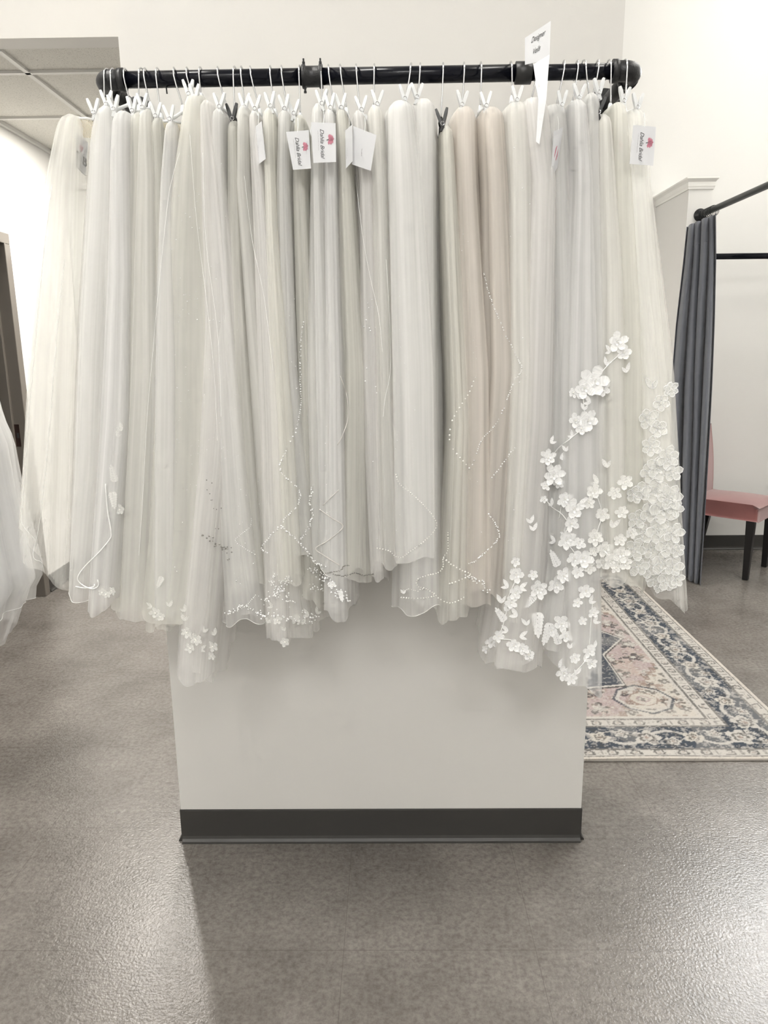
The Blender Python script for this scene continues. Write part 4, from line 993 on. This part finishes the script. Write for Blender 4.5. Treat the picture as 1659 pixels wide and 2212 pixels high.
def card(q, Y, label, content, hole=True, dY=(0, 0, 0, 0), kind='hang_tag'):
    """q: TL, TR, BR, BL in photo pixels; content draws on the front"""
    c = [P(x, y, Y + d) for (x, y), d in zip(q, dY)]
    root = empty(kind); tag(root, label, 'tag', 'price tags tied to the veils')
    nrm = (c[1] - c[0]).cross(c[3] - c[0]).normalized()
    if nrm.y > 0: nrm = -nrm
    mb = MB(); mb.add([p + nrm * .0002 for p in c] + [p - nrm * .0003 for p in c], [(0, 1, 2, 3), (7, 6, 5, 4), (0, 4, 5, 1), (1, 5, 6, 2), (2, 6, 7, 3), (3, 7, 4, 0)])
    mb.build('card', M['card'], root)
    mid = (c[0] + c[1]) / 2
    if hole: MB().tube([mid + Vector((0, -.0005, -.002)), mid + Vector((.001, .004, .012)), mid + Vector((0, .010, .026))], .0005, 4).build('string', M['cord'], root)
    def at(u, v): return c[0].lerp(c[1], u).lerp(c[3].lerp(c[2], u), v)
    ux = (c[2] + c[1] - c[0] - c[3]).normalized(); dn = (c[2] + c[3] - c[0] - c[1]).normalized()
    Wd = ((c[1] - c[0]).length + (c[2] - c[3]).length) / 2; Ht = ((c[3] - c[0]).length + (c[2] - c[1]).length) / 2
    if content == 'logo':
        # words run from top to bottom
        put_text('Dahlia Bridal', Ht * .150, at(.42, .52), dn, ux, nrm, M['ink'], root, 'lettering', .35, .95)
        fine_print(at(.26, .45), dn, ux, nrm, Ht * .50, Ht * .018, M['greyink'], root, 3)
        fp = at(.80, .42); rr = random.Random(5)
        e = MB()
        for ringn, rad, cnt in ((0, .22, 13), (1, .16, 11), (2, .10, 8)):
            for j in range(cnt):
                a = PI * (.0 + 1.0 * j / (cnt - 1)) - PI / 2 + .1
                d = (ux * math.cos(a) + dn * math.sin(a)); s_ = (ux * -math.sin(a) + dn * math.cos(a)); b0 = fp - ux * Wd * .09; R1 = Wd * rad * rr.uniform(.85, 1.1)
                e.add([b0 + nrm * .0006, b0 + d * R1 * .6 + s_ * R1 * .20 + nrm * .0007, b0 + d * R1 + nrm * .0007, b0 + d * R1 * .6 - s_ * R1 * .20 + nrm * .0007], [(0, 1, 2, 3)])
        for j in range(9):
            a = 2 * PI * j / 9; d = (ux * math.cos(a) + dn * math.sin(a)); s_ = (ux * -math.sin(a) + dn * math.cos(a)); R1 = Wd * .125
            e.add([fp + nrm * .0009, fp + d * R1 * .6 + s_ * R1 * .3 + nrm * .0009, fp + d * R1 + nrm * .0009, fp + d * R1 * .6 - s_ * R1 * .3 + nrm * .0009], [(0, 1, 2, 3)])
        e.build('emblem', M['pink'], root)
        MB().tube([fp - ux * Wd * .10 + nrm * .0007, fp - ux * Wd * .19 + nrm * .0007 + dn * Wd * .02], .0006, 4).build('emblem_stem', M['ink'], root)
    elif content == 'DB':
        put_text('DB', Ht * .34, at(.52, .62), ux, -dn, nrm, M['ink'], root)
        e = MB()
        for j in range(11):
            a = 2 * PI * j / 11; d = (ux * math.cos(a) + dn * math.sin(a)); s_ = (ux * -math.sin(a) + dn * math.cos(a)); R1 = Wd * .28; fp = at(.5, .34)
            e.add([fp + nrm * .0006, fp + d * R1 * .6 + s_ * R1 * .3 + nrm * .0006, fp + d * R1 + nrm * .0006, fp + d * R1 * .6 - s_ * R1 * .3 + nrm * .0006], [(0, 1, 2, 3)])
        e.build('emblem', M['pink'], root)
    elif content == 'small':
        for uu, vv in ((.30, .62), (.14, .66)): fine_print(at(uu, vv), dn, ux, nrm, Ht * .22, Ht * .03, M['greyink'], root, int(uu * 100))
    elif content == 'cherry':
        fine_print(at(.45, .60), dn, ux, nrm, Ht * .20, Ht * .04, M['greyink'], root, 7)
    elif content == '3':
        put_text('3', Ht * .30, at(.5, .75), ux, -dn, nrm, M['greyink'], root, 'lettering')
    elif content == 'dot':
        e = MB(); fp = at(.5, .55); vs_ = [fp + ux * Wd * .22 * math.cos(a) + dn * Wd * .40 * math.sin(a) + nrm * .0006 for a in [2 * PI * j / 18 for j in range(18)]]
        e.add(vs_, [tuple(range(18))]); e.build('emblem', M['pink'], root)
    return root
card([(672, 264), (725, 266), (726, 350), (677, 352)], 1.492, 'square white tag with pink flower and black script, facing straight out', 'logo')
card([(618, 285), (667, 281), (672, 364), (633, 367)], 1.500, 'tilted white logo tag tucked behind the straight one', 'logo', dY=(0, .004, .004, 0))
card([(1368, 270), (1417, 274), (1411, 358), (1360, 354)], 1.497, 'white logo tag hanging from the rightmost veil', 'logo')
card([(550, 275), (565, 262), (574, 343), (555, 358)], 1.497, 'white tag turned edgewise near the left middle of the rail', 'small', dY=(.03, 0, 0, .03))
card([(746, 282), (761, 269), (762, 348), (747, 364)], 1.497, 'narrow turned white tag right of the straight logo tag', 'small', dY=(.03, 0, 0, .03))
card([(763, 272), (813, 292), (801, 369), (760, 355)], 1.508, 'grey-white tag hanging askew with one tiny line of writing', 'cherry')
card([(164, 285), (190, 309), (184, 380), (164, 362)], 1.560, 'white tag with two large letters behind the leftmost veil', 'DB', dY=(0, .02, .02, 0))
card([(1196, 284), (1216, 275), (1204, 362), (1190, 384)], 1.512, 'thin turned tag with a pink mark under the right sign', 'dot', dY=(0, .02, .02, 0))
card([(1251, 328), (1272, 332), (1272, 404), (1251, 398)], 1.555, 'tag with a pink spot showing through a white veil', 'dot')
card([(1334, 268), (1352, 274), (1350, 350), (1330, 345)], 1.555, 'tag with a pink mark behind net near the right elbow', 'dot')
card([(222, 290), (244, 294), (244, 352), (222, 347)], 1.555, 'tag marked with a digit, seen through the bright white veil', '3')

# divider sign
sg = empty('divider_sign'); tag(sg, 'white folded paper sign standing up over the rail at the right', 'sign')
Ys = 1.555
q = [P(1134, 82, Ys + .05), P(1190, 45, Ys), P(1187, 128, Ys), P(1134, 140, Ys + .05)]
pn = (q[1] - q[0]).cross(q[3] - q[0]).normalized(); d = ray(1187, 128); q[2] = CAM + d * ((q[0] - CAM).dot(pn) / d.dot(pn))
mb = MB(); nn = Vector((0, 1, 0)) * .0006
mb.add(q + [p + nn for p in q], [(0, 3, 2, 1), (4, 5, 6, 7), (0, 1, 5, 4), (1, 2, 6, 5), (2, 3, 7, 6), (3, 0, 4, 7)]); mb.build('paper_panel', M['card'], sg)
q2 = [P(1152, 139, Ys + .02), P(1187, 118, Ys - .002), P(1180, 215, Ys - .05), P(1165, 312, Ys - .06), P(1158, 306, Ys - .055), P(1163, 215, Ys - .045)]
mb = MB(); mb.add(q2 + [p + nn for p in q2], [(0, 5, 2, 1), (5, 4, 3, 2), (6, 7, 8, 11), (11, 8, 9, 10)] + [(i, (i + 1) % 6, 6 + (i + 1) % 6, 6 + i) for i in range(6)]); mb.build('paper_tail', M['card'], sg)
ux = (q[1] - q[0]).normalized(); up = Vector((0, 0, 1)); nrm = Vector((0, -1, 0))
upn = (up - ux * up.dot(ux) * 0)
for s, px, py, sz in (('Designer', 1163, 79, .0145), ('Veils', 1159, 108, .0145)):
    oo = P(px, py, Ys + .02)
    # project onto the tilted sheet
    pn = (q[1] - q[0]).cross(q[3] - q[0]).normalized(); d = ray(px, py); oo = CAM + d * ((q[0] - CAM).dot(pn) / d.dot(pn))
    if pn.y > 0: pn = -pn
    def onp(x_, y_):
        d_ = ray(x_, y_); return CAM + d_ * ((q[0] - CAM).dot(pn) / d_.dot(pn))
    half = 15 if s == 'Designer' else 8
    a_, b_ = onp(px - half, py + half * .62), onp(px + half, py - half * .62)
    uxs = (b_ - a_); ln = uxs.length; uxs.normalize(); upv = (onp(px + 1.5, py - 8) - onp(px, py)).normalized()
    tv, _ = text_geo(s, sz, .15); wd_ = max(v_[0] for v_ in tv) - min(v_[0] for v_ in tv)
    put_text(s, sz, oo, uxs * (ln / wd_), upv, pn, M['ink'], sg, 'lettering', .15)

# ------------------------------------------------------------------ gown at the far left
gw = empty('bridal_gown'); tag(gw, 'white tulle gown skirt at the left edge of the room', 'gown')
GY = 2.05; rr = random.Random(4); n = 140; L_ = 26
rowsg = [(700, -160, -110), (900, -160, -45), (960, -170, -16), (1050, -175, 0), (1130, -180, 18), (1200, -185, 34), (1268, -190, 50), (1300, -190, 30), (1340, -190, 26), (1410, -190, 0)]
def gown(scale, seed, nm, mt, bot):
    rr = random.Random(seed); ph = [rr.uniform(0, 6.28) for _ in range(4)]; vs = []; uv = []
    for i in range(L_ + 1):
        t = i / L_; py = 620 + (bot - 620) * t
        for j in range(n):
            th = 2 * PI * j / n; hem = 10 * math.sin(3 * th + ph[2]) * t; y = py + hem
            xl, xr = interp(rowsg, y, 1), interp(rowsg, y, 2)
            a = P(xl, y, GY); b = P(xr, y, GY); cx = (a.x + b.x) / 2; wx = (b.x - a.x) / 2 * scale
            g_ = 1 + (.02 + .05 * t) * (math.sin(11 * th + ph[0] + t) + .6 * math.sin(19 * th + ph[1] - t))
            vs.append((cx + wx * g_ * math.cos(th), GY + .05 + (.14 + .06 * t) * scale * g_ * math.sin(th), a.z)); uv.append((j / n, a.z))
    fs = [(i * n + j, i * n + (j + 1) % n, (i + 1) * n + (j + 1) % n, (i + 1) * n + j) for i in range(L_) for j in range(n)]
    q = MB().add(vs, fs); q.uv = uv; return q.build(nm, mt, gw, smooth=True), vs[L_ * n:]
_, hm = gown(1.0, 1, 'overskirt', TM['white'], 1330)
MB().tube(hm, .0008, 5, closed=True).build('hem_edge', M['cord'], gw)
gown(.93, 2, 'skirt_layer', TM['white'], 1310); gown(.84, 3, 'skirt_layer', TM['soft'], 1395); gown(.76, 4, 'lining', M['card'], 1300)
